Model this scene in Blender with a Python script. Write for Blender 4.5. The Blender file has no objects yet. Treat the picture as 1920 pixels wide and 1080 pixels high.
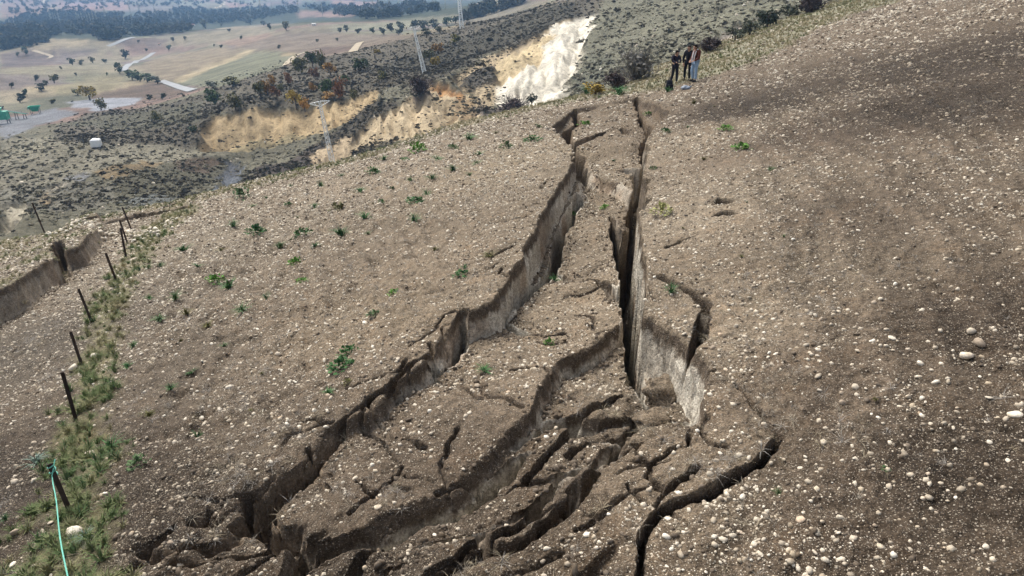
import bpy, bmesh, math, random
import numpy as np
from mathutils import Vector, Matrix, Euler

rng = np.random.default_rng(7)
random.seed(7)
sc = bpy.context.scene
COL = sc.collection
R = math.radians

# ------------------------------------------------------------------ camera
CZ = 90.0
PITCH = 26.0
FPX = 1281.0            # focal length in pixels of the 1920 px wide photograph
cam_d = bpy.data.cameras.new('camera')
cam = bpy.data.objects.new('camera', cam_d)
COL.objects.link(cam)
cam.location = (0, 0, CZ)
cam.rotation_euler = (R(90 - PITCH), 0, 0)
cam_d.sensor_width = 36.0
cam_d.lens = FPX / 1920 * 36
cam_d.clip_start = 0.1
cam_d.clip_end = 12000
sc.camera = cam

# ------------------------------------------------------------------ sky and sun (bright overcast, light from the left)
SUN_EL, SUN_AZ = 50.0, -38.0     # azimuth from +y (view direction), negative = left
w = bpy.data.worlds.new('World'); sc.world = w; w.use_nodes = True
nt = w.node_tree
bg = nt.nodes['Background']
sky = nt.nodes.new('ShaderNodeTexSky'); sky.sky_type = 'NISHITA'; sky.sun_disc = False
sky.sun_elevation = R(SUN_EL); sky.sun_rotation = R(SUN_AZ)
sky.air_density = 1.0; sky.dust_density = 6.0; sky.ozone_density = 1.0
hs = nt.nodes.new('ShaderNodeHueSaturation'); hs.inputs['Saturation'].default_value = 0.42
nt.links.new(sky.outputs[0], hs.inputs['Color'])
nt.links.new(hs.outputs[0], bg.inputs['Color'])
bg.inputs['Strength'].default_value = 0.15
sun_d = bpy.data.lights.new('sun', 'SUN'); sun_d.energy = 1.75; sun_d.angle = R(24); sun_d.color = (1.0, 0.95, 0.87)
sun = bpy.data.objects.new('sun', sun_d); COL.objects.link(sun)
sdir = Vector((math.sin(R(SUN_AZ)) * math.cos(R(SUN_EL)), math.cos(R(SUN_AZ)) * math.cos(R(SUN_EL)), math.sin(R(SUN_EL))))
sun.rotation_euler = (-sdir).to_track_quat('-Z', 'Y').to_euler()
sun.location = (0, 0, 150)
vs = sc.view_settings
sc.display_settings.display_device = 'sRGB'
vs.view_transform = 'Standard'; vs.look = 'None'; vs.exposure = 0.64; vs.gamma = 1.0
sc.cycles.use_denoising = True; sc.cycles.use_adaptive_sampling = True; sc.cycles.adaptive_threshold = .025
sc.cycles.max_bounces = 6; sc.cycles.diffuse_bounces = 3; sc.cycles.volume_bounces = 1
sc.cycles.transparent_max_bounces = 8
sc.cycles.caustics_reflective = False; sc.cycles.caustics_refractive = False

# ------------------------------------------------------------------ numeric helpers
def _h(ix, iy, seed):
    h = (ix.astype(np.int64) * 374761393 + iy.astype(np.int64) * 668265263 + seed * 974711) & 0xFFFFFFFF
    h = ((h ^ (h >> 13)) * 1274126177) & 0xFFFFFFFF
    h = ((h ^ (h >> 16)) * 2246822519) & 0xFFFFFFFF
    return ((h ^ (h >> 15)) & 0xFFFFFF) / float(0xFFFFFF)
def vn(x, y, seed=0):                       # value noise, -1..1
    x = np.asarray(x, float); y = np.asarray(y, float)
    ix = np.floor(x); iy = np.floor(y); fx = x - ix; fy = y - iy
    ux = fx * fx * fx * (fx * (fx * 6 - 15) + 10); uy = fy * fy * fy * (fy * (fy * 6 - 15) + 10)
    a = _h(ix, iy, seed); b = _h(ix + 1, iy, seed); c = _h(ix, iy + 1, seed); d = _h(ix + 1, iy + 1, seed)
    return ((a + (b - a) * ux) * (1 - uy) + (c + (d - c) * ux) * uy) * 2 - 1
def fbm(x, y, seed=0, octv=4, gain=.5, lac=2.03):
    s = 0; a = 1; n = 0
    for k in range(octv):
        s = s + a * vn(x, y, seed + 17 * k); n += a; a *= gain
        x, y = x * lac * .8 - y * lac * .6 + 3.1, x * lac * .6 + y * lac * .8 + 7.7
    return s / n
def sstep(a, b, v):
    t = np.clip((v - a) / (b - a), 0, 1); return t * t * (3 - 2 * t)

CP, SP = math.cos(R(PITCH)), math.sin(R(PITCH))
def pdir(px, py):                            # direction through a photo pixel, camera at the origin, depth 1 along the axis
    a = (np.asarray(px, float) - 960) / FPX; b = (540 - np.asarray(py, float)) / FPX
    return a, CP + b * SP, -SP + b * CP
PA, PB, PC = 0.232, -0.102, -4.15            # field plane (relative to the camera)
def ph(px, py, off=0.0):                     # pixel -> xy on the field plane
    dx, dy, dz = pdir(px, py)
    t = (PC + off) / (dz - PA * dx - PB * dy)
    return np.stack([dx * t, dy * t], -1)
def depth_on_plane(px, py):
    dx, dy, dz = pdir(px, py); return PC / (dz - PA * dx - PB * dy)

def seg_dist(x, y, P):                       # distance to polyline, and running parameter (index units)
    best = np.full(x.shape, 1e9); par = np.zeros(x.shape)
    for i in range(len(P) - 1):
        a = P[i]; d = P[i + 1] - a; L2 = d @ d + 1e-12
        t = np.clip(((x - a[0]) * d[0] + (y - a[1]) * d[1]) / L2, 0, 1)
        q = np.hypot(x - a[0] - t * d[0], y - a[1] - t * d[1])
        m = q < best
        best = np.where(m, q, best); par = np.where(m, i + t, par)
    return best, par
def in_poly(x, y, P):
    ins = np.zeros(x.shape, bool); n = len(P)
    for i in range(n):
        x0, y0 = P[i]; x1, y1 = P[(i + 1) % n]
        if y0 == y1: continue
        c = ((y0 > y) != (y1 > y)) & (x < (x1 - x0) * (y - y0) / (y1 - y0) + x0)
        ins ^= c
    return ins
def poly_sd(x, y, P):                        # positive inside
    d, _ = seg_dist(x, y, np.vstack([P, P[:1]]))
    return np.where(in_poly(x, y, P), d, -d)
def idw(x, y, tags, p=2.5):
    n = 0; s = 0
    for (tx, ty, v) in tags:
        wgt = 1.0 / ((x - tx) ** 2 + (y - ty) ** 2 + .01) ** (p / 2); n = n + wgt
        s = s + (wgt[..., None] * np.asarray(v) if np.ndim(v) else wgt * v)
    return s / (n[..., None] if np.ndim(tags[0][2]) else n)
def boxed(x, y, P, pad):
    return (x > P[:, 0].min() - pad) & (x < P[:, 0].max() + pad) & (y > P[:, 1].min() - pad) & (y < P[:, 1].max() + pad)

# ------------------------------------------------------------------ object helpers
def mesh_np(name, V, F, smooth=True):        # F: (n,3) or (n,4) int array
    me = bpy.data.meshes.new(name)
    V = np.asarray(V, np.float32); F = np.asarray(F, np.int32)
    me.vertices.add(len(V)); me.vertices.foreach_set('co', V.ravel())
    k = F.shape[1]
    me.loops.add(F.size); me.loops.foreach_set('vertex_index', F.ravel())
    me.polygons.add(len(F)); me.polygons.foreach_set('loop_start', np.arange(0, F.size, k, dtype=np.int32))
    me.polygons.foreach_set('use_smooth', np.full(len(F), smooth))
    me.update(calc_edges=True); me.validate()
    return me
def add_attr(me, name, arr):
    arr = np.asarray(arr, np.float32)
    if arr.ndim == 1:
        a = me.attributes.new(name, 'FLOAT', 'POINT'); a.data.foreach_set('value', arr)
    else:
        a = me.attributes.new(name, 'FLOAT_COLOR', 'POINT')
        c = np.ones((len(arr), 4), np.float32); c[:, :3] = arr; a.data.foreach_set('color', c.ravel())
def link(name, me, mat=None, parent=None, loc=None, rot=None, scale=None):
    o = bpy.data.objects.new(name, me); COL.objects.link(o)
    if mat is not None and me is not None:
        if len(me.materials) == 0: me.materials.append(mat)
        elif me.materials[0] != mat:
            o.material_slots[0].link = 'OBJECT'; o.material_slots[0].material = mat
    if parent: o.parent = parent
    if loc is not None: o.location = loc
    if rot is not None: o.rotation_euler = rot
    if scale is not None: o.scale = scale if hasattr(scale, '__len__') else (scale,) * 3
    return o
def tag(o, label=None, cat=None, group=None, kind=None):
    if label: o['label'] = label
    if cat: o['category'] = cat
    if group: o['group'] = group
    if kind: o['kind'] = kind
    return o
def empty(name, loc, rot=(0, 0, 0), scale=1):
    o = bpy.data.objects.new(name, None); COL.objects.link(o); o.location = loc; o.rotation_euler = rot
    o.scale = scale if hasattr(scale, '__len__') else (scale,) * 3
    o.empty_display_size = .2
    return o
class MB:
    def __init__(s): s.v = []; s.f = []
    def add(s, V, F):
        b = len(s.v); s.v += [tuple(p) for p in V]; s.f += [tuple(i + b for i in f) for f in F]
    def box(s, c, d, M=None, taper=(1, 1)):
        x, y, z = d[0] / 2, d[1] / 2, d[2] / 2
        V = [Vector((sx * x * (taper[0] if sz > 0 else 1), sy * y * (taper[1] if sz > 0 else 1), sz * z)) for sz in (-1, 1) for sx, sy in ((-1, -1), (1, -1), (1, 1), (-1, 1))]
        if M: V = [M @ v for v in V]
        s.add([v + Vector(c) for v in V], [(3, 2, 1, 0), (4, 5, 6, 7), (0, 1, 5, 4), (1, 2, 6, 5), (2, 3, 7, 6), (3, 0, 4, 7)])
    def tube(s, pts, r, n=6, cap=True):
        pts = [Vector(p) for p in pts]; rs = r if hasattr(r, '__len__') else [r] * len(pts)
        V = []; F = []
        for i, p in enumerate(pts):
            d = (pts[min(i + 1, len(pts) - 1)] - pts[max(i - 1, 0)]).normalized()
            u = d.orthogonal().normalized() if i == 0 else (u - d * u.dot(d)).normalized()
            vv = d.cross(u)
            for k in range(n):
                a = 2 * math.pi * k / n; V.append(p + (u * math.cos(a) + vv * math.sin(a)) * rs[i])
        for i in range(len(pts) - 1):
            for k in range(n):
                F.append((i * n + k, i * n + (k + 1) % n, (i + 1) * n + (k + 1) % n, (i + 1) * n + k))
        if cap: F += [tuple(range(n - 1, -1, -1)), tuple((len(pts) - 1) * n + k for k in range(n))]
        s.add(V, F)
    def bar(s, a, b, r, n=4): s.tube([a, b], r, n)
    def mesh(s, name, smooth=False):
        me = bpy.data.meshes.new(name); me.from_pydata(s.v, [], s.f); me.update()
        if smooth:
            for p in me.polygons: p.use_smooth = True
        return me
    def build(s, name, mat, parent=None, smooth=False, **k): return link(name, s.mesh(name, smooth), mat, parent, **k)

# ------------------------------------------------------------------ material helpers
class NT:
    def __init__(s, name, rough=.9, spec=.2):
        s.m = bpy.data.materials.new(name); s.m.use_nodes = True; s.t = s.m.node_tree
        s.b = s.t.nodes['Principled BSDF']; s.b.inputs['Roughness'].default_value = rough
        s.b.inputs['Specular IOR Level'].default_value = spec
    def n(s, typ, **k):
        nd = s.t.nodes.new('ShaderNode' + typ)
        for a, v in k.items():
            if a.startswith('i_'): s.inp(nd, int(a[2:]) if a[2:].isdigit() else a[2:], v)
            else: setattr(nd, a, v)
        return nd
    def inp(s, nd, key, v):
        i = nd.inputs[key]
        if hasattr(v, 'is_linked') or isinstance(v, bpy.types.NodeSocket): s.t.links.new(v, i)
        else: i.default_value = v
    def math(s, op, a, b=0.0, c=0.0, clamp=False):
        nd = s.n('Math', operation=op, use_clamp=clamp); s.inp(nd, 0, a); s.inp(nd, 1, b); s.inp(nd, 2, c); return nd.outputs[0]
    def mix(s, f, a, b, mode='MIX'):
        nd = s.n('Mix', data_type='RGBA', blend_type=mode); s.inp(nd, 0, f)
        s.inp(nd, 6, a if not isinstance(a, tuple) else (*a, 1)); s.inp(nd, 7, b if not isinstance(b, tuple) else (*b, 1)); return nd.outputs[2]
    def attr(s, name, out='Fac', typ='GEOMETRY'):
        return s.n('Attribute', attribute_name=name, attribute_type=typ).outputs[out]
    def pos(s, scale=(1, 1, 1)):
        if not hasattr(s, '_g'): s._g = s.n('NewGeometry').outputs['Position']
        if scale == (1, 1, 1): return s._g
        m = s.n('Mapping'); s.t.links.new(s._g, m.inputs[0]); m.inputs['Scale'].default_value = scale; return m.outputs[0]
    def obj(s):
        return s.n('TexCoord').outputs['Object']
    def noise(s, scale, detail=4, rough=.6, vec=None, out=0):
        nd = s.n('TexNoise'); s.t.links.new(vec if vec is not None else s.pos(), nd.inputs['Vector'])
        nd.inputs['Scale'].default_value = scale; nd.inputs['Detail'].default_value = detail; nd.inputs['Roughness'].default_value = rough
        return nd.outputs[out]
    def voro(s, scale, vec=None, rand=1.0, feature='F1'):
        nd = s.n('TexVoronoi', feature=feature); s.t.links.new(vec if vec is not None else s.pos(), nd.inputs['Vector'])
        nd.inputs['Scale'].default_value = scale; nd.inputs['Randomness'].default_value = rand; return nd
    def mr(s, v, a, b, c=0., d=1., smooth=True):
        nd = s.n('MapRange', interpolation_type='SMOOTHSTEP' if smooth else 'LINEAR'); s.inp(nd, 0, v)
        for i, q in enumerate((a, b, c, d)): nd.inputs[i + 1].default_value = q
        return nd.outputs[0]
    def scale_col(s, col, fac):
        nd = s.n('VectorMath', operation='SCALE'); s.inp(nd, 0, col); s.inp(nd, 'Scale', fac); return nd.outputs[0]
    def bump(s, h, strength=.5, dist=.02, prev=None):
        nd = s.n('Bump'); s.inp(nd, 'Height', h); nd.inputs['Strength'].default_value = strength; nd.inputs['Distance'].default_value = dist
        if prev is not None: s.t.links.new(prev, nd.inputs['Normal'])
        return nd.outputs[0]
    def done(s, col=None, normal=None, rough=None):
        if col is not None: s.inp(s.b, 'Base Color', (*col, 1) if isinstance(col, tuple) else col)
        if normal is not None: s.t.links.new(normal, s.b.inputs['Normal'])
        if rough is not None: s.inp(s.b, 'Roughness', rough)
        return s.m
def flat(name, col, rough=.8, var=.25, scale=6., spec=.2, bump=0.):
    k = NT(name, rough, spec); n = k.noise(scale, 4, .6, k.obj())
    c = k.scale_col((*col,), k.mr(n, .25, .75, 1 - var, 1 + var))
    return k.done(c, k.bump(n, bump, .02) if bump else None)
# ------------------------------------------------------------------ the near hillside: shape
SIL = [(0, 440, 1.0), (100, 420, 1.0), (190, 400, .2), (330, 381, 0), (450, 350, 0), (650, 302, 0), (850, 237, 0), (1050, 192, 0), (1150, 168, 0),
       (1290, 102, 0), (1400, 62, 0), (1500, 27, 0), (1560, 4, 0)]
_sp = np.array([ph(a, b, c) for a, b, c in SIL])
_saz = np.concatenate([[-1.4], np.arctan2(_sp[:, 0], _sp[:, 1]), [.62, 1.4]])
_sr = np.hypot(_sp[:, 0], _sp[:, 1]); _sr = np.concatenate([[34.], _sr, [74., 74.]])
def brk(x, y): return np.interp(np.arctan2(x, y), _saz, _sr)

def P3(lst): return np.array([ph(p[0], p[1], p[2] if len(p) > 2 else 0.) for p in lst])
def T3(lst): return [(*ph(p[0], p[1]), p[2]) for p in lst]

LEFT_EDGE = [(1078, 203), (1036, 232), (1060, 262), (1088, 285), (1048, 345), (1020, 400), (990, 455), (985, 482), (930, 565), (850, 600), (830, 622),
             (790, 680), (730, 725), (690, 778), (610, 800), (578, 850), (500, 920), (455, 960), (380, 1020), (300, 1090), (200, 1180)]
CRACK4 = [(700, 1180), (780, 1090), (860, 1048), (920, 1020), (1000, 985), (1065, 920), (1085, 890), (1130, 855), (1210, 805), (1262, 782), (1308, 772)]
RIGHT_EDGE = [(1325, 690), (1300, 642), (1250, 612), (1205, 585), (1203, 470), (1197, 420), (1192, 388), (1196, 350), (1211, 290), (1212, 245),
              (1235, 225), (1259, 205), (1235, 193), (1194, 181)]
G1 = P3(LEFT_EDGE + CRACK4 + RIGHT_EDGE)
G1T = T3([(1135, 192, .08), (1100, 200, .25), (1225, 200, .5), (1200, 188, .35), (1060, 235, .6), (1078, 222, .5), (1130, 235, .25), (1160, 250, .35), (1190, 260, .6), (1180, 300, .65), (1120, 290, .6),
          (1095, 270, .7), (1150, 340, .9), (1110, 400, 1.15), (1085, 430, 1.05), (1100, 480, .9), (1150, 450, .8), (1000, 540, .75), (1100, 560, .62), (900, 640, .48), (930, 610, .55), (800, 730, .32), (700, 810, .25),
          (600, 880, .24), (500, 960, .2), (400, 1040, .12), (300, 1100, .1), (1000, 700, .4), (850, 800, .3), (700, 930, .22), (600, 1030, .15), (1250, 700, .35), (1000, 900, .15), (900, 980, .12), (1230, 800, .2), (1130, 830, .15)])
HOL = P3([(1090, 300, -.5), (1112, 330, -.6), (1150, 342, -.7), (1196, 338, -.3), (1192, 392, -.3), (1152, 396, -.8), (1120, 388, -.8), (1086, 384, -.8)])
CHASM = P3([(1144, 397, -.8), (1192, 386), (1200, 420), (1206, 470), (1208, 560), (1212, 640), (1220, 700, -.4), (1176, 698, -.7), (1172, 640, -.7), (1162, 600, -.6), (1160, 500, -.7), (1152, 450, -.75)])
S2 = [(1172, 596, -.6), (1130, 630, -.55), (1050, 668, -.45), (1045, 690, -.4), (1015, 722, -.35), (1005, 772, -.35), (930, 840, -.3), (870, 890, -.25), (800, 930, -.2), (718, 966, -.2), (610, 1035, -.15), (520, 1090, -.1), (420, 1170, -.1)]
TR = P3(S2 + CRACK4 + [(1325, 690), (1300, 642), (1250, 612), (1205, 585)])
TRT = T3([(1245, 680, .5), (1220, 650, .6), (1290, 700, .5), (1292, 752, 1.0), (1262, 768, .6), (1190, 720, .4), (1160, 660, .28), (1120, 690, .26), (1060, 700, .32), (1060, 760, .22), (1100, 800, .36), (1030, 800, .2), (1080, 850, .3), (950, 880, .27), (880, 910, .28),
          (980, 930, .12), (1045, 905, .06), (1108, 850, .12), (960, 975, .05), (900, 1000, .06), (1180, 800, .25), (850, 960, .2), (750, 985, .2), (700, 1030, .08), (600, 1080, .05)])
BLOCK = np.vstack([P3([(-200, 680), (0, 603), (55, 572), (89, 543), (116, 521), (135, 502), (164, 494), (178, 474), (207, 438), (190, 415), (120, 402)]), [[-30., 45.], [-48., 40.], [-40., 12.]]])
BLOCKT = T3([(-150, 640, .95), (0, 560, .85), (60, 530, .8), (110, 490, .8), (150, 470, .65), (180, 450, .5), (205, 436, .2), (120, 415, .5), (0, 430, .9)])
# open cracks: points in photo pixels, width, depth
CR = [
 ([(1194, 180), (1206, 200), (1222, 222), (1212, 246), (1207, 262), (1212, 272), (1200, 290), (1201, 306), (1191, 330), (1197, 352), (1190, 392)], [.15, .25, .4, .22, .13, .16, .4, .22, .42, .3, .5], [.6, .8, 1., 1., 1., 1.2, 1.4, 1.6, 2., 2.2, 3.]),
 ([(1079, 203), (1083, 222, -.2), (1062, 240, -.4), (1064, 265, -.3), (1087, 290, -.4), (1090, 330, -.6)], [.2, .3, .5, .35, .4, .5], [.9, 1.1, .9, .9, 1.0, .8]),
 ([(1072, 268, -.3), (1110, 256, -.3), (1145, 236, -.2)], [.5, .6, .3], [.35, .45, .3]),
 ([(1164, 225, -.2), (1172, 238, -.2)], [.3, .3], [.3, .3]),
 ([(1165, 305, -.4), (1195, 298, -.3)], [.3, .4], [.5, .7]),
 ([(1085, 378, -1.), (1055, 440, -1.), (1035, 492, -.8), (1000, 532, -.7), (950, 588, -.6)], [.35, .25, .25, .2, .1], [.8, .8, .7, .5, .3]),
 ([(835, 688, -.4), (772, 716, -.35), (722, 764, -.3), (655, 810, -.28), (602, 868, -.25), (545, 918, -.22), (500, 958, -.2)], [.08, .06, .1, .07, .09, .08, .1], [.3, .2, .35, .25, .3, .25, .3]),
 ([(872, 628, -.5), (858, 655, -.5), (843, 680, -.45)], [.12, .28, .15], [.5, .8, .4]),
 ([(1048, 488, -.7), (1080, 500, -.7), (1118, 512, -.7), (1150, 532, -.65), (1168, 546, -.6)], [.08, .12, .14, .18, .2], [.15, .22, .22, .3, .5]),
 ([(945, 588, -.5), (985, 604, -.5), (1010, 606, -.5)], [.16, .12, .06], [.22, .18, .1]),
 ([(1225, 515), (1250, 522), (1290, 540), (1312, 556), (1330, 570)], [.06, .08, .09, .08, .1], [.1, .15, .18, .15, .2]),
 ([(1331, 568), (1326, 592), (1317, 618), (1303, 640)], [.06, .15, .16, .1], [.3, .8, .8, .5]),
 ([(1385, 712), (1410, 735), (1440, 778), (1462, 800), (1470, 808)], [.015, .025, .035, .045, .055], [.15, .3, .4, .5, .5]),
 ([(1470, 806), (1462, 832), (1437, 852), (1380, 880), (1310, 918), (1255, 945), (1228, 985), (1196, 1040), (1178, 1095)], [.055, .05, .035, .035, .045, .05, .04, .035, .04], [.5, .5, .35, .35, .4, .45, .4, .3, .3]),
 ([(1150, 1030), (1110, 1060), (1060, 1092)], [.12, .16, .14], [.06, .12, .12]),
 ([(1065, 828, -.3), (1110, 795, -.4), (1175, 768, -.4), (1200, 735, -.5)], [.1, .09, .08, .1], [.2, .2, .2, .25]),
 ([(1130, 852), (1085, 888), (1066, 918), (1000, 983), (960, 1005), (915, 1022), (860, 1050), (800, 1090)], [.2, .2, .18, .17, .16, .14, .12, .1], [.5, .5, .5, .5, .5, .45, .4, .3]),
 ([(1308, 770), (1262, 782), (1210, 803), (1190, 800, -.3)], [.2, .16, .14, .12], [.6, .4, .4, .3]),
 ([(1066, 902, -.2), (1010, 922, -.2), (935, 955, -.2), (882, 985, -.2), (800, 1008, -.2)], [.16, .15, .16, .16, .1], [.35, .35, .4, .4, .25]),
 ([(878, 983, -.2), (890, 1000, -.2), (908, 1020, -.1)], [.1, .1, .1], [.3, .35, .35]),
 ([(985, 825, -.3), (940, 870, -.3), (880, 915, -.3), (800, 958, -.3), (725, 990, -.2)], [.15, .2, .18, .15, .12], [.3, .4, .35, .3, .2]),
 ([(745, 985, -.2), (690, 1000, -.2), (640, 1022, -.2), (590, 1045, -.2), (525, 1082, -.1)], [.12, .14, .16, .18, .18], [.25, .3, .35, .35, .3]),
 ([(600, 862, -.2), (580, 880, -.2), (540, 905, -.2), (495, 945, -.2)], [.1, .12, .13, .16], [.3, .35, .35, .4]),
 ([(468, 915), (462, 945)], [.08, .1], [.35, .35]),
 ([(392, 948), (372, 968), (352, 972)], [.06, .11, .06], [.2, .3, .2]),
 ([(312, 985), (290, 1005), (258, 1030)], [.07, .09, .07], [.15, .2, .15]),
 ([(445, 985), (425, 1000), (395, 1015), (362, 1022)], [.06, .1, .1, .06], [.12, .2, .2, .1]),
 ([(770, 925, -.3), (745, 900, -.2)], [.04, .03], [.1, .1]),
 ([(103, 436, .9), (108, 470, .9), (116, 522, .2)], [.35, .3, .2], [.9, .8, .5]),
 ([(180, 424), (240, 409), (290, 400), (345, 391)], [.8, 1.3, 1.2, .5], [.9, 1.2, 1.1, .5]),
 ([(1355, 383), (1369, 384)], [.2, .2], [.35, .35]), ([(1357, 407), (1372, 408)], [.2, .2], [.3, .3]),
]
CR = [(P3(p), np.array(w_), np.array(d_) * (2.2 if len(w_) > 4 and max(d_) < .7 else 1.5 if max(d_) < 1 else 1), (.035 if p[0] in ((1470, 806), (1130, 852), (1385, 712)) else 0.)) for p, w_, d_ in CR]
TRACKS = [P3(p) for p in (
 [(1330, 165), (1450, 265), (1580, 400), (1680, 560), (1690, 700), (1620, 880), (1540, 1030), (1480, 1120)],
 [(1400, 150), (1560, 260), (1750, 420), (1900, 590), (2000, 760)],
 [(1500, 130), (1700, 250), (1920, 420), (2100, 600)], [(1600, 90), (1780, 170), (1980, 290), (2200, 430)],
 [(1470, 330), (1560, 440), (1620, 560)], [(1430, 190), (1600, 330), (1780, 530), (1860, 760), (1830, 960), (1790, 1120)])]
fa, fb = ph(430, 440), ph(250, 760)
FUR = (fb - fa) / np.linalg.norm(fb - fa); FURN = np.array([-FUR[1], FUR[0]])
LEFTF = P3([(520, 1090), (180, 1090), (180, 800), (210, 640), (270, 480), (420, 380), (700, 310), (900, 240), (960, 330), (860, 560), (700, 740), (560, 840)])

BRK = P3([(1150, 640), (1200, 700), (1235, 745), (1200, 800), (1110, 862), (1060, 910), (985, 972), (900, 1008), (840, 1035), (760, 1085), (640, 1130), (300, 1130), (230, 1060), (380, 985), (470, 950), (560, 985), (640, 1000), (740, 975), (880, 900), (1000, 800), (1012, 735), (1060, 690)])
_be = ph(1120, 790) - ph(700, 1050); BE = _be / np.linalg.norm(_be)
# short secondary cracks: along the rims and across the sunken strip
_rs = random.Random(5)
def side_crack(px, py, ang, ln, wd=.03, dp=.2):
    a = ph(px, py); n = 5; pts = [a]; 
    for i in range(n): ang += _rs.gauss(0, .35); pts.append(pts[-1] + np.array([math.cos(ang), math.sin(ang)]) * ln / n)
    CR.append((np.array(pts), np.linspace(wd, wd * .3, n + 1), np.linspace(dp, dp * .3, n + 1), 0.))
for i in range(len(LEFT_EDGE) - 4):
    for j in range(2):
        f = _rs.random(); a = LEFT_EDGE[i]; b = LEFT_EDGE[i + 1]; q0, q1 = ph(*a), ph(*b); an = math.atan2(*(q1 - q0)[::-1])
        side_crack(a[0] + (b[0] - a[0]) * f - _rs.uniform(4, 30), a[1] + (b[1] - a[1]) * f - _rs.uniform(0, 10), an + _rs.gauss(0, .4), _rs.uniform(.4, 1.3), _rs.uniform(.02, .05), _rs.uniform(.1, .3))
for px, py in [(1100, 430), (1130, 460), (1090, 520), (1130, 560), (1060, 560), (1010, 580), (960, 640), (900, 700), (980, 720), (860, 760), (800, 800), (760, 850), (700, 900), (650, 930), (560, 960), (1250, 470), (1230, 560), (1340, 690), (1290, 800), (1250, 850), (1180, 900), (1120, 960), (1300, 870), (1360, 830), (1140, 280), (1110, 310), (1160, 270), (1080, 990), (1050, 1030), (1240, 900), (900, 840), (820, 880)]:
    side_crack(px, py, _rs.uniform(0, 6.28), _rs.uniform(.4, 1.4), _rs.uniform(.02, .05), _rs.uniform(.1, .3))
def base_z(x, y):
    r = np.hypot(x, y); B = brk(x, y)
    z = PC + PA * x + PB * y
    z = z + .16 * fbm(x * .16, y * .16, 3, 3) * sstep(3, 9, r) + .05 * fbm(x * .6, y * .6, 5, 2)
    e = np.clip(r - B, 0, 60)
    z = z - np.minimum(.045 * e * e, .9 * e)
    return z
def crack_delta(x, y):
    wx = x + .10 * fbm(x * 1.6, y * 1.6, 11, 4, .5)
    wy = y + .10 * fbm(x * 1.6 + 9, y * 1.6, 13, 4, .5)
    d = np.zeros(x.shape); trm = np.zeros(x.shape)
    C4L = P3([(1105, 872), (1085, 890), (1065, 920), (1000, 985), (920, 1020), (860, 1048), (780, 1090), (700, 1180)])
    q4, _ = seg_dist(wx, wy, C4L); lift = sstep(.02, .55, q4)
    def drop(P, T, s, sign=-1, k=2.5, fade=False):
        m = boxed(wx, wy, P, .6)
        if not m.any(): return
        a, b = wx[m], wy[m]; sd = poly_sd(a, b, P)
        f = sstep(-s * .6, s, sd)
        v = idw(a, b, T, k) if isinstance(T, list) else T
        d[m] += sign * v * f * (lift[m] if fade else 1)
        return m, f
    drop(G1, G1T, .10, fade=True); drop(HOL, .34, .2); drop(CHASM, 6.5, .035)
    q = drop(TR, TRT, .09, fade=True)
    if q: trm[q[0]] = q[1]
    drop(BLOCK, BLOCKT, .16, +1)
    d += trm * (.07 * fbm(x * 2.1, y * 2.1, 31, 3))
    # the slumped ground has broken into tilted blocks
    m = boxed(wx, wy, BRK, .4)
    if m.any():
        a, b = wx[m], wy[m]; mk = sstep(-.25, .2, poly_sd(a, b, BRK) + .15 * vn(a * 2, b * 2, 33))
        u = (a * BE[0] + b * BE[1]) * .62 + .3 * vn(a * .8, b * .8, 36); v = (-a * BE[1] + b * BE[0]) * 2.1
        iu, iv = np.floor(u), np.floor(v); F1 = np.full(u.shape, 9.); F2 = F1.copy(); hid = np.zeros(u.shape); ou = np.zeros(u.shape); ov = np.zeros(u.shape); h2 = np.zeros(u.shape)
        for di in (-1, 0, 1):
            for dj in (-1, 0, 1):
                ci, cj = iu + di, iv + dj; pu = ci + .12 + .76 * _h(ci, cj, 301); pv = cj + .12 + .76 * _h(ci, cj, 302); q = np.hypot(u - pu, v - pv)
                n1 = q < F1; F2 = np.where(n1, F1, np.minimum(F2, q)); hid = np.where(n1, _h(ci, cj, 303), hid); h2 = np.where(n1, _h(ci, cj, 304), h2); ou = np.where(n1, u - pu, ou); ov = np.where(n1, v - pv, ov); F1 = np.where(n1, q, F1)
        ed = (F2 - F1) * .30
        on = sstep(-.6, -.15, vn(a * 1.3, b * 1.3, 35))
        d[m] += mk * ((hid - .5) * .20 + (h2 - .5) * .14 * ou + (hid - .5) * .16 * ov - on * ((.35 + .5 * h2) * (1 - sstep(.02, .045, ed)) + .025 * np.exp(-ed / .05)))
    for P, W, D, tl in CR:
        m = boxed(wx, wy, P, 1.2)
        if not m.any(): continue
        q, par = seg_dist(wx[m], wy[m], P)
        wv = np.interp(par, np.arange(len(W)), W) * (1 + .35 * vn(x[m] * 3, y[m] * 3, 41)); dv = np.interp(par, np.arange(len(D)), D)
        e = wv / 2; s = .02 + .05 * e
        if tl:
            i_ = np.minimum(par.astype(int), len(P) - 2); dd = np.diff(P, axis=0)[i_]; cx = dd[:, 0] * (wy[m] - P[i_, 1]) - dd[:, 1] * (wx[m] - P[i_, 0])
            endf = sstep(0, .6, np.minimum(par, len(P) - 1 - par)); d[m] -= tl * np.sign(cx) * np.exp(-q / .5) * endf
        d[m] -= dv * (1 - sstep(e - s, e + s * 1.4, q)) + .035 * np.exp(-np.maximum(q - e, 0) / .12)
    return d, trm
RF = np.array(sorted([tuple(ph(a, b)[::-1]) for a, b in ((1380, 190), (1440, 330), (1480, 480), (1520, 650), (1540, 850), (1520, 1000))])).T
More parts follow.
